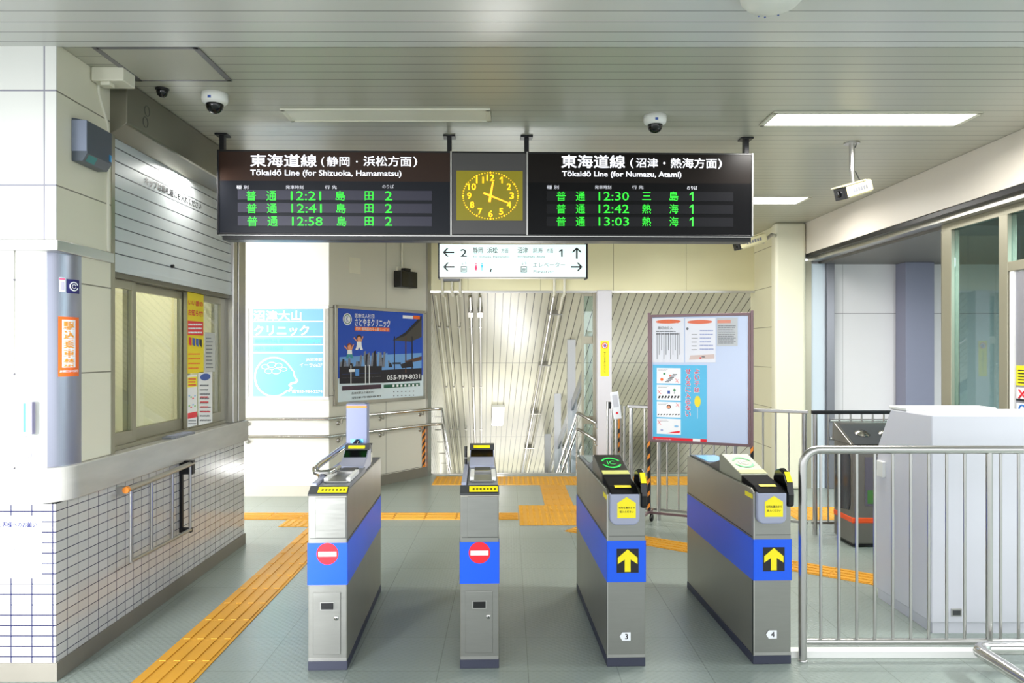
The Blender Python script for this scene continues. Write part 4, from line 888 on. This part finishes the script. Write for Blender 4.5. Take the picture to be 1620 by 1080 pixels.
# small black unit with conduit
P_ = A.uv(636, 443); t = thing('wall_monitor', 'small black wall unit with conduit above the blue sky poster', 'monitor'); place(t, A, P_[1])
m = MB(); x = P_[0]; m.box(x - .17, x + .13, -.14, -.02, -.10, .10, black); m.build('case', t, bevel=.006)
m = MB(); m.box(x - .155, x + .115, -.144, -.14, -.085, .085, gloss_black); m.build('screen', t); m = MB(); m.box(x - .05, x + .05, -.10, 0, .10, .14, dark_metal); m.box(x - .11, x + .08, -.03, -.0, -.05, .16, offwhite); m.build('bracket', t, bevel=.002)
m = MB(); m.tube([(x - .02, -.02, .15), (x - .02, -.02, CZ - P_[1] - .003)], .014, offwhite, 8); m.build('conduit', t)
m = MB(); u, v = A.uv(561, 420); m.box(u - .09, u + .09, -.006, 0, v - .09, v + .09, offwhite); o = m.build('blank_plate'); o.location = (A.o.x, A.o.y, 0); o.rotation_euler = (0, 0, A.a); tag(o, 'square blank cover plate on the angled wall above the blue poster', 'cover plate')
# double handrail on back walls
t = thing('wall_handrail', 'double stainless handrail along back wall ending at stairs', 'handrail')
for k, z in enumerate((.86, .665)):
    e = A.M @ Vector((0, -.07, 0)); q = A.M @ Vector((AL + .02, -.07, 0))
    ep = Vector((-2.0, 8.33, 0)); s_ = Vector((math.sin(-GA), math.cos(GA), 0))
    m = MB(); c0 = Vector((q.x + .10, q.y + .03, z)); c1 = c0 + s_ * 2.6 + Vector((0, 0, -1.17))
    m.tube([(-4.5, 8.33, z), (-2.03, 8.33, z), (-1.97, 8.355, z), (q.x - .02, q.y - .03, z), (q.x + .05, q.y - .01, z), tuple(c0), tuple(c1)], .019, chrome, 12); m.build('rail', t)
m = MB()
for X in (-3.6, -2.88):
    for z in (.86, .665): m.tube([(X, 8.33, z - .01), (X, 8.34, z - .06), (X, 8.40, z - .06)], .009, chrome, 8); m.lathe([(0, -.012), (.026, -.012), (.026, 0)], (X, 8.40, z - .06), chrome, 12, 'y')
for uu in (.13, .80, 1.52):
    m.M = A.M
    for z in (.86, .665): m.tube([(uu, -.07, z - .01), (uu, -.06, z - .06), (uu, 0, z - .06)], .009, chrome, 8); m.lathe([(0, -.012), (.026, -.012), (.026, 0)], (uu, 0, z - .06), chrome, 12, 'y')
m.build('bracket', t)
m = MB(); q = A.M @ Vector((AL + .02, -.07, 0))
for i in range(5):
    c0 = Vector((q.x + .10, q.y + .03, .86 - .448 * .5 * i)) + s_ * .5 * i; m.tube([tuple(c0), (c0.x, c0.y, c0.z - .195)], .006, chrome, 6); m.tube([(c0.x - .12, c0.y, c0.z - .1), (c0.x + .02, c0.y, c0.z - .1)], .006, chrome, 6)
m.build('stay', t)
# hazard tape on angled wall end
def hazard(mb, x0, x1, z0, z1, y, step=.055):
    mb.rect(x0, x1, z0, z1, y, hz_o); z = z0; w_ = x1 - x0
    while z < z1 - step * .9: mb.poly([(x0, z), (x1, z + w_), (x1, z + w_ + step * .5), (x0, z + step * .5)], y - .0006, ink); z += step
m = MB(); u, v = A.uv(672, 700); hazard(m, AL - .13, AL - .06, .12, .66, -.002, .085); o = m.build('hazard_tape'); place(o, A); tag(o, 'orange and black striped tape at the end of angled wall', 'tape')
# ------------------------------------------------------------------ stairwell fittings
t = thing('stair_light', 'lit fluorescent fitting on the sloping stairwell ceiling', 'light'); t.matrix_world = slope @ Matrix.Translation((.95, 4.8, 0))
m = MB(); m.box(-.12, .12, -.52, .52, -.05, 0, white_p); m.build('fitting', t, bevel=.004); m = MB(); m.box(-.09, .09, -.5, .5, -.062, -.05, lamp_on); m.build('tube', t)
t = thing('conduit_run', 'bundle of pale conduits running down stairwell ceiling beside the office', 'conduit'); t.matrix_world = slope; t['label'] = 'bundle of pale conduits running down stairwell ceiling beside the angled wall'
for x, r_ in ((.05, .012), (.17, .013), (.33, .013), (.50, .022), (.63, .02)):
    m = MB(); m.tube([(x, .02, -.05), (x, 9.5, -.05)], r_, satin if x > .4 else offwhite, 8); m.build('conduit', t)
m = MB()
for y in (.9, 3.2, 5.5):
    for x in (.05, .17, .33, .50, .63): m.box(x - .02, x + .02, y, y + .03, -.075, 0, satin)
for x in (.50, .63): m.box(x - .035, x + .035, .42, .56, -.09, -.01, satin)
m.build('clamp', t)
t = thing('conduit_run', 'pair of slim conduits slanting down the middle of stairwell ceiling', 'conduit'); t.matrix_world = slope
for x, mm in ((1.60, satin), (1.72, offwhite)):
    m = MB(); m.tube([(x, .02, -.045), (x, 9.5, -.045)], .02, mm, 8); m.build('conduit', t)
m = MB()
for y in (.5, 2.3, 4.6, 6.8): m.box(1.56, 1.76, y, y + .03, -.068, 0, satin)
m.build('clamp', t)
t = thing('wall_conduit', 'pale conduit drops and grey box on the bulkhead over the stairs', 'conduit')
m = MB()
for px in (700, 715, 728, 877, 893): x = (px - VX) / F_PX * 9.77; m.tube([(x, 9.77, CZ - .003), (x, 9.77, 2.42), (x, 9.79, 2.34), (x, 9.90, 2.33)], .018, offwhite, 8)
m.build('pipe', t); m = MB(); m.box(-.83, -.62, 9.68, 9.80, 2.50, 2.62, midgrey); m.build('junction_box', t, bevel=.005)
# glazed stair screen
t = thing('stair_screen', 'sloping grey rail screen with square white posts down the stairs', 'screen'); place(t, SF)
mm = mat('screen_post', (190, 192, 196), .4, .2); l2 = MATS['pale_glass']
def sx(Y): return 1.95, Y
for yy, zt in ((1.3, 1.78), (3.4, 1.10), (5.5, .42)):
    m = MB(); m.box(1.93, 2.05, yy, yy + .12, -.448 * yy - .2, zt, mm); m.build('post', t, bevel=.004)
m = MB(); m.prism([(.15, 1.33), (.15, 1.18), (8, 1.18 - .40 * 7.85), (8, 1.33 - .40 * 7.85)], 'x', 1.985, 2.02, mat('screen_rail', (150, 155, 162), .35, .5)); m.build('sloping_rail', t)
m = MB(); m.prism([(.15, 1.18), (.15, .0), (7.2, -3.0), (7.2, 1.18 - .40 * 7.05)], 'x', 2.0, 2.006, l2); m.build('glass_panel', t)
t = thing('stair_handrail', 'double stainless stair handrail bracketed off the centre post', 'handrail')
for k, (z0, z1) in enumerate(((.69, .80), (.47, .59))):
    m = MB(); a0 = Vector((1.12, 9.70, z0)); a1 = Vector((.90, 9.86, z1)); a2 = a1 + Vector((-.12, 3.6, -1.62))
    m.tube([tuple(a0), tuple(a1 + Vector((.02, -.02, 0))), tuple(a1), tuple(a1 + (a2 - a1) * .01), tuple(a2)], .02, chrome, 12); m.build('rail', t)
m = MB()
for z in (.66, .44): m.tube([(1.10, 9.71, z + .03), (1.12, 9.70, z - .04), (1.16, 9.72, z - .04)], .009, chrome, 8)
for i in range(5): y = 9.95 + .7 * i; m.tube([(.90 - .033 * (y - 9.86), y, .78 - .45 * (y - 9.86)), (.90 - .033 * (y - 9.86), y, -.45 * (y - 9.86) - .2)], .012, chrome, 8)
m.build('support', t)
# yellow sign on post
o = wall_sheet('post_sign', 'tall narrow yellow prohibition sign on the centre post', Frame(0, 9.70, 0), 950, 539, 963.5, 595, yellow, cat='sign')
CF = Frame(0, 9.70, 0)
def f(m):
    CF.d(m, 956.8, 546.5, 5, -.004, red); CF.d(m, 956.8, 546.5, 3.7, -.0045, white_s); CF.p(m, [(954, 547), (957, 543.5), (960, 546), (957, 550)][::-1], -.005, ink_blue); CF.p(m, [(953.6, 544.2), (954.4, 543.4), (960, 549), (959.2, 549.8)][::-1], -.0055, red)
    for i, c in enumerate('柵から身を乗り出さないで'): CF.t(m, c, 955.3, 556 + i * 2.9, 958.3, 558.5 + i * 2.9, -.005, ink)
ink_part(o, f)
# ------------------------------------------------------------------ rear fence
def fence_run(p0, p1, zt, zb, rt, name, label, mt, posts, n, rb=.008, low=True):
    p0, p1 = Vector((*p0, 0)), Vector((*p1, 0)); d = (p1 - p0).normalized(); L = (p1 - p0).length
    t = thing(name, label, 'fence', tuple(p0), math.atan2(d.y, d.x))
    m = MB(); m.box(0, L, -rt, rt, zt - rt, zt + rt * .6, mt); m.build('top_rail', t, bevel=.006)
    m = MB(); m.box(0, L, -.012, .012, zb - .012, zb + .012, satin); m.build('bottom_rail', t, bevel=.003)
    for x in posts: m = MB(); m.tube([(x, 0, 0), (x, 0, zt - rt)], .02, satin, 12); m.build('post', t)
    for i in range(n):
        x = L * (i + .5) / n
        if min([abs(x - q) for q in posts] + [9]) < .035: continue
        m = MB(); m.tube([(x, 0, zb), (x, 0, zt - rt)], rb, satin, 8); m.build('baluster', t)
    return t
fence_run((1.16, 7.34), (2.635, 6.66), 1.075, .1, .02, 'steel_fence', 'stainless baluster fence behind the whiteboard and gate 4', satin, (.03, .30, 1.0, 1.59), 15)
fence_run((2.66, 6.65), (3.44, 6.65), 1.072, .1, .02, 'steel_fence', 'black topped baluster fence standing behind the steel waste bin', dark_metal, (.03, .75), 8)
t = thing('folding_gate', 'folded stainless gate bars with white tag beside centre post', 'gate', (.99, 7.55, 0))
for i, x in enumerate((.0, .045, .085, .13, .165)):
    m = MB(); m.tube([(x, .02 * (i % 2), .03), (x, .02 * (i % 2), 1.10 - .01 * i)], .013, satin, 10); m.build('bar', t)
m = MB(); m.box(-.01, .18, -.01, .03, .06, .09, satin); m.box(-.01, .03, -.01, .03, 1.03, 1.10, dark_metal); m.build('link', t)
m = MB(); hazard(m, .100, .118, .6, .95, -.018, .09); m.build('hazard_strip', t)
m = MB(); m.M = Matrix.Translation((.085, -.02, .95)) @ Matrix.Rotation(R(-8), 4, 'Y'); m.box(-.03, .05, -.008, 0, -.02, .25, white_s); m.build('tag', t, bevel=.004)
m = MB(); m.M = Matrix.Translation((.085, -.02, .95)) @ Matrix.Rotation(R(-8), 4, 'Y'); m.disc(.01, -.0095, .04, .012, red); m.rect(-.015, .035, .10, .22, -.0095, mat('faint_print', (205, 205, 212), .5)); m.build('print', t)
# ------------------------------------------------------------------ whiteboard
WO = at(1028, 600, 7.05); WB = Frame(WO.x, WO.y, math.atan2(-.40, .804)); wl_ = WB.uv(1187, 600)[0]
t = thing('notice_board', 'wheeled brown framed white notice board standing behind gates 3 and 4', 'notice board'); place(t, WB)
bf_ = mat('board_brown', (128, 104, 108), .35, .4); z0, z1 = .775, 1.93
m = MB(); m.box(0, wl_, 0, .03, z1 - .012, z1 + .012, bf_); m.box(0, wl_, 0, .03, z0 - .012, z0 + .012, bf_); m.box(0, .02, 0, .03, z0, z1, bf_); m.box(wl_ - .02, wl_, 0, .03, z0, z1, bf_); m.build('frame', t, bevel=.003)
m = MB(); m.box(.02, wl_ - .02, .010, .022, z0 + .012, z1 - .012, mat('whiteboard', (196, 210, 238), .15)); m.build('writing_surface', t)
for x in (-.022, wl_ + .002):
    m = MB(); m.box(x, x + .022, .002, .028, .115, z1 + .03, bf_); m.build('leg', t, bevel=.002)
    m = MB(); m.box(x - .001, x + .023, .0, .03, .12, .76, ink); z = .13
    while z < .72: m.poly([(x - .001, z), (x + .023, z + .03), (x + .023, z + .068), (x - .001, z + .038)], -.0008, hz_o); z += .115
    m.build('hazard_tape', t)
    m = MB(); m.box(x, x + .022, -.24, .12, .095, .118, bf_); m.build('foot', t, bevel=.002)
    for y in (-.22, .10):
        m = MB(); m.lathe([(0, -.012), (.032, -.012), (.036, 0), (.032, .012), (0, .012)], (x + .011, y, .037), black, 16, 'x'); m.box(x, x + .022, y - .012, y + .012, .04, .095, dark_metal); m.build('caster', t)
m = MB(); m.box(0, wl_, -.006, .012, .095, .115, bf_); m.build('cross_bar', t)
def pin(name, label, x0, y0, x1, y1, base, cat='notice', off=.009):
    m = MB(); WB.b(m, x0, y0, x1, y1, off - .002, .0025, base); o = m.build(name); place(o, WB); tag(o, label, cat); return o
film = mat('plastic_sleeve', (228, 230, 240), .12)
o = pin('pinned_notice', 'clear sleeved notice with orange heading at board top beside its frame', 1032, 503, 1082, 573, film)
def f(m):
    WB.d(m, 1057, 508.5, 20, .006, mat('coral', (230, 120, 90), .5), 3.2); WB.t(m, '大切なお知らせ', 1040, 505.5, 1074, 511.5, .0055, orange)
    for i in range(11): WB.r(m, 1039 + i * 3.6, 526, 1039.8 + i * 3.6, 568 - (i % 3) * 7, .0055, ink_grey)
    WB.t(m, '踏切内立入', 1041, 516, 1064, 521, .0055, ink); fine_lines(WB, m, 1038, 1078, 522, 530, 2, .0055, ink_grey, .4)
ink_part(o, f)
o = pin('pinned_notice', 'clear sleeved notice with coral band in the middle of board top', 1084, 503, 1132, 573, film)
def f(m):
    WB.d(m, 1107, 509, 20, .006, MATS['coral'], 3.2); WB.d(m, 1087.5, 520, 2, .0055, ink_grey); fine_lines(WB, m, 1107, 1130, 520, 555, 6, .0055, mat('pale_blue_print', (165, 175, 215), .5), .3); fine_lines(WB, m, 1094, 1104, 526, 556, 5, .0055, ink_grey, .15)
    WB.p(m, [(1090, 569), (1130, 567), (1130, 560), (1092, 562)], .0058, mat('beige_print', (215, 195, 190), .5)); WB.d(m, 1108, 566, 1.4, .005, red)
ink_part(o, f)
o = pin('pinned_notice', 'grey text sheet with faded orange heading on the board', 1134, 502, 1167, 547, mat('grey_sheet', (196, 200, 205), .5))
def f(m): WB.r(m, 1135, 506, 1156, 511, .006, mat('faded_orange', (225, 150, 130), .5)); fine_lines(WB, m, 1136, 1165, 514, 544, 11, .0055, ink_grey, .35, .15)
ink_part(o, f)
o = pin('safety_poster', 'sky blue rail crossing safety poster with four pictures on the board', 1033, 577, 1118, 699, mat('poster_sky', (88, 188, 232), .35), 'poster')
def f(m):
    k = .006
    for i, s in enumerate('よい子は'): WB.t(m, s, 1098, 583 + i * 9.8, 1107, 591.5 + i * 9.8, k - .001, white_s, .06); WB.t(m, s, 1098.5, 583.5 + i * 9.8, 1106.5, 591 + i * 9.8, k - .002, mat('magenta', (215, 40, 90), .5), .02)
    for i, s in enumerate('せんろに入らない'): WB.t(m, s, 1084, 583 + i * 9.6, 1093, 591.5 + i * 9.6, k - .001, white_s, .06); WB.t(m, s, 1084.5, 583.5 + i * 9.6, 1092.5, 591 + i * 9.6, k - .002, MATS['magenta'], .02)
    for i in range(4):
        y = 582 + i * 26.7; WB.r(m, 1039, y, 1077, y + 24.5, k, white_s); fine_lines(WB, m, 1041, 1058, y + 1, y + 5, 2, k - .0005, ink_grey, .25)
        xx = (1071, 1043, 1072, 1043)[i]; yy = y + (20, 11, 5, 6)[i]
        for s in (1, -1): WB.p(m, [(xx - 3, yy - 3 * s - .6), (xx - 2.2, yy - 3 * s - .6), (xx + 3, yy + 3 * s + .4), (xx + 2.2, yy + 3 * s + .6)][::s], k - .001, red)
        if i == 0:
            for j in range(6): WB.r(m, 1052 + j * 2.4, y + 21 - j * 2.3, 1059 + j * 2.4, y + 22.4 - j * 2.3, k - .0006, ink)
            WB.d(m, 1047, y + 18, 2.4, k - .0006, orange); WB.d(m, 1051, y + 9, 1.7, k - .0006, mat('leaf_green', (60, 150, 90), .5)); WB.d(m, 1060, y + 12, 1.5, k - .0006, MATS['coral'])
        elif i == 1:
            for j in range(7): WB.p(m, [(1041 + j * 5, y + 21), (1043.5 + j * 5, y + 21), (1045 + j * 5, y + 17), (1042.5 + j * 5, y + 17)], k - .0006, ink)
            WB.d(m, 1067, y + 8, 2, k - .0006, MATS['leaf_green']); WB.r(m, 1066.5, y + 9, 1067.5, y + 14, k - .0006, ink_grey); WB.r(m, 1056, y + 9, 1060, y + 14, k - .0006, ink_blue)
        elif i == 2:
            for j in range(8): WB.p(m, [(1040 + j * 4.6, y + 21), (1042 + j * 4.6, y + 21), (1043.5 + j * 4.6, y + 19), (1041.5 + j * 4.6, y + 19)], k - .0006, ink)
            WB.d(m, 1058, y + 8, 3.4, k - .0006, ink); WB.d(m, 1058, y + 8.4, 2.4, k - .0009, skin_i)
        else:
            WB.p(m, [(1055, y + 23), (1075, y + 23), (1076, y + 19), (1062, y + 21)], k - .0006, red); WB.d(m, 1070, y + 12, 3.4, k - .0006, MATS['pale_blue_ink'], 1.8); WB.d(m, 1047, y + 18, 2, k - .0006, MATS['pale_blue_print'])
    WB.d(m, 1103.5, 635, 5, k - .001, mat('balloon_yellow', (245, 225, 50), .4), 9); WB.r(m, 1103.2, 644, 1103.7, 662, k - .001, white_s)
    WB.r(m, 1033, 692.5, 1118, 699, k - .0005, red); WB.t(m, '踏切では左右の安全を確認', 1037, 694, 1062, 697.5, k - .001, white_s); WB.r(m, 1096, 694, 1108, 699, k - .001, white_s)
ink_part(o, f)
m = MB(); m.tube([(WB.M @ Vector((wl_ * .53, .006, 1.555)))[:], (WB.M @ Vector((wl_ * .56, .006, 1.553)))[:]], .004, ink_grey, 6)
o = m.build('board_magnet'); tag(o, 'tiny dark magnet on blank part of the notice board', 'magnet')
# ------------------------------------------------------------------ waste bin
t = thing('waste_bin', 'stainless station waste bin with orange stripe and two round openings', 'bin', (2.81, 6.19, 0))
bs = mat('bin_steel', (140, 136, 130), .3, .75, noise=.15, nscale=4); WBN, DBN = .62, .36
m = MB(); m.box(0, WBN, 0, DBN, .03, .84, bs); m.box(.02, WBN - .02, .02, DBN - .02, 0, .03, black); m.build('body', t, bevel=.012, seg=3)
m = MB(); m.prism([(0, .84), (DBN, .84), (DBN, .99), (DBN - .03, .99)], 'x', -.01, .02, bs); m.prism([(0, .84), (DBN, .84), (DBN, .99), (DBN - .03, .99)], 'x', WBN - .02, WBN + .01, bs); m.box(-.01, WBN + .01, DBN - .035, DBN, .84, .995, bs); m.build('top_hood', t, bevel=.004)
m = MB(); m.quad([(.02, .0, .842), (WBN - .02, .0, .842), (WBN - .02, DBN - .035, .975), (.02, DBN - .035, .975)], darkgrey); m.build('sloped_top', t)
for x in (.16, .36):
    m = MB(); yy = .17; zz = .842 + yy * (.133 / (DBN - .035))
    m.M = Matrix.Translation((x, yy, zz + .004)) @ Matrix.Rotation(math.atan(.41), 4, 'X'); m.lathe([(.0, .022), (.03, .02), (.05, .006), (.06, 0)], (0, 0, 0), chrome, 20); m.build('opening_flap', t)
m = MB(); m.box(-.003, WBN + .003, -.003, DBN + .003, .195, .25, mat('stripe_orange', (235, 85, 30), .4)); m.build('orange_stripe', t, bevel=.012)
m = MB()
pts = [(.06, .30), (.30, .27), (.32, .30), (.32, .74), (.29, .78), (.06, .76), (.04, .72), (.04, .34)]
m.prism(pts, 'x', -.006, .0, mat('bin_window', (50, 52, 58), .12)); m.build('side_window', t)
m = MB(); m.box(.10, .50, -.004, 0, .34, .74, mat('bin_front_label', (96, 92, 104), .25)); m.rect(.12, .40, .36, .47, -.005, mat('bin_green', (70, 120, 60), .4)); m.build('front_label', t)
# ------------------------------------------------------------------ alcove wall rail
t = thing('alcove_rail', 'double chrome rail fixed on the pale alcove wall', 'handrail', (3.80, 8.95, 0))
for z in (.80, .595): m = MB(); m.tube([(-.06, -.13, z), (.0, -.13, z), (1.0, -.13, z)], .018, chrome, 10); m.tube([(.0, -.13, z), (.0, -.09, z - .0), (.0, 0, z)], .01, chrome, 8); m.tube([(.9, -.13, z), (.9, 0, z)], .01, chrome, 8); m.build('rail', t)
# door stickers
DFm = Frame(3.64, 5.40, R(-90))
def on_door(y0, y1, z0, z1, base, name, label):
    m = MB(); m.box(3.637, 3.6395, y0, y1, z0, z1, base); o = m.build(name); tag(o, label, 'sticker'); return o
o = on_door(5.28, 5.43, 1.36, 1.50, yellow, 'door_sticker', 'yellow notice sticker with black lines on the side door')
m = MB()
for i in range(5): m.box(3.6355, 3.637, 5.30, 5.41, 1.375 + i * .022, 1.383 + i * .022, ink)
m.build('print', o)
o = on_door(5.28, 5.43, 1.25, 1.345, white_s, 'door_sticker', 'white door sticker showing a red cross')
m = MB()
for s in (1, -1): m.tube([(3.636, 5.33, 1.30 - s * .03), (3.636, 5.40, 1.30 + s * .03)], .007, red, 6)
m.box(3.6355, 3.637, 5.28, 5.43, 1.25, 1.265, ink); m.build('print', o)
o = on_door(5.28, 5.43, 1.13, 1.235, white_s, 'door_sticker', 'white door sticker showing a blue ring')
m = MB(); m.tube([(3.636, 5.365 + .032 * math.cos(R(a)), 1.19 + .032 * math.sin(R(a))) for a in range(0, 360, 20)], .006, mat('ring_blue', (30, 120, 210), .4), 6, True); m.box(3.6355, 3.637, 5.28, 5.43, 1.13, 1.145, ink); m.build('print', o)
# ------------------------------------------------------------------ white service console behind the front fence
t = thing('service_console', 'large white metal service console standing behind the front fence', 'console', (2.40, 4.30, 0))
cm = mat('console_white', (214, 214, 222), .4, noise=.02, nscale=2)
m = MB(); m.prism([(0, .06), (.66, .06), (.66, .78), (.62, 1.0), (.46, 1.24), (0, 1.24)], 'x', 0, 2.0, cm); m.build('body', t, bevel=.008)
m = MB(); m.box(.01, 1.99, .01, .64, 0, .06, cm); m.build('plinth', t)
m = MB(); m.box(.0, .55, .28, .48, 1.24, 1.262, white_p); m.build('top_flap', t, bevel=.006)
m = MB(); m.box(-.022, 0, .52, .60, .80, .90, white_p); m.build('side_box', t, bevel=.004)
m = MB(); m.box(.11, .17, -.004, .0, .10, .145, satin); m.box(.118, .162, -.006, -.003, .107, .135, darkgrey); m.build('floor_socket', t, bevel=.003)
m = MB()
for x in (.66, 1.32): m.box(x, x + .003, -.0015, 0, .07, 1.23, ink_grey)
m.build('panel_seam', t)
# ------------------------------------------------------------------ front fence and floor items
t = thing('guard_fence', 'stainless tube guard fence with round corner next to gate 4', 'fence', (1.526, 3.93, 0))
m = MB(); zt = 1.092; r_ = .085
m.tube([(0, 0, 0), (0, 0, zt - r_)] + arc((r_, zt - r_), r_, 180, 90, 8)[1:] + [(2.3, 0, zt)], .0215, satin, 16); m.build('top_rail', t)
m = MB(); m.tube([(0, 0, .098), (2.3, 0, .098)], .017, satin, 12); m.build('bottom_rail', t)
m = MB(); m.lathe([(0, .008), (.0235, .008), (.024, 0)], (0, 0, 0), satin, 20); m.build('floor_flange', t)
for x in (.966, 2.0):
    m = MB(); m.tube([(x, 0, .0), (x, 0, zt)], .0165, satin, 12); m.build('post', t)
for i in range(23):
    x = .094 + i * .0931
    if abs(x - .966) < .05 : continue
    if abs(x - 2.0) < .04: continue
    m = MB(); m.tube([(x, 0, .105), (x, 0, zt - .01)], .0078, satin, 8); m.build('baluster', t)
m = MB(); m.prism([(3.955, 0), (4.03, 0), (4.02, .036), (3.965, .036)], 'x', 1.455, 2.50, white_p); o = m.build('cable_cover', bevel=.004); tag(o, 'flat white cable cover strip on the floor under guard fence', 'cable cover')
t = thing('low_guard_rail', 'low bent chrome guard tube on floor in front of the fence', 'rail', (2.34, 3.80, 0))
m = MB(); m.tube([(1.4, 0, .115), (.06, 0, .115), (.02, -.012, .115), (.0, -.04, .115), (-.005, -.08, .115), (-.005, -2.2, .115)], .032, chrome, 18); m.build('tube', t)
for x, y in ((.5, 0), (1.2, 0), (-.005, -1.0), (-.005, -2.0)):
    m = MB(); m.tube([(x, y, 0), (x, y, .10)], .02, chrome, 12); m.build('foot', t)
bpy.context.view_layer.update()
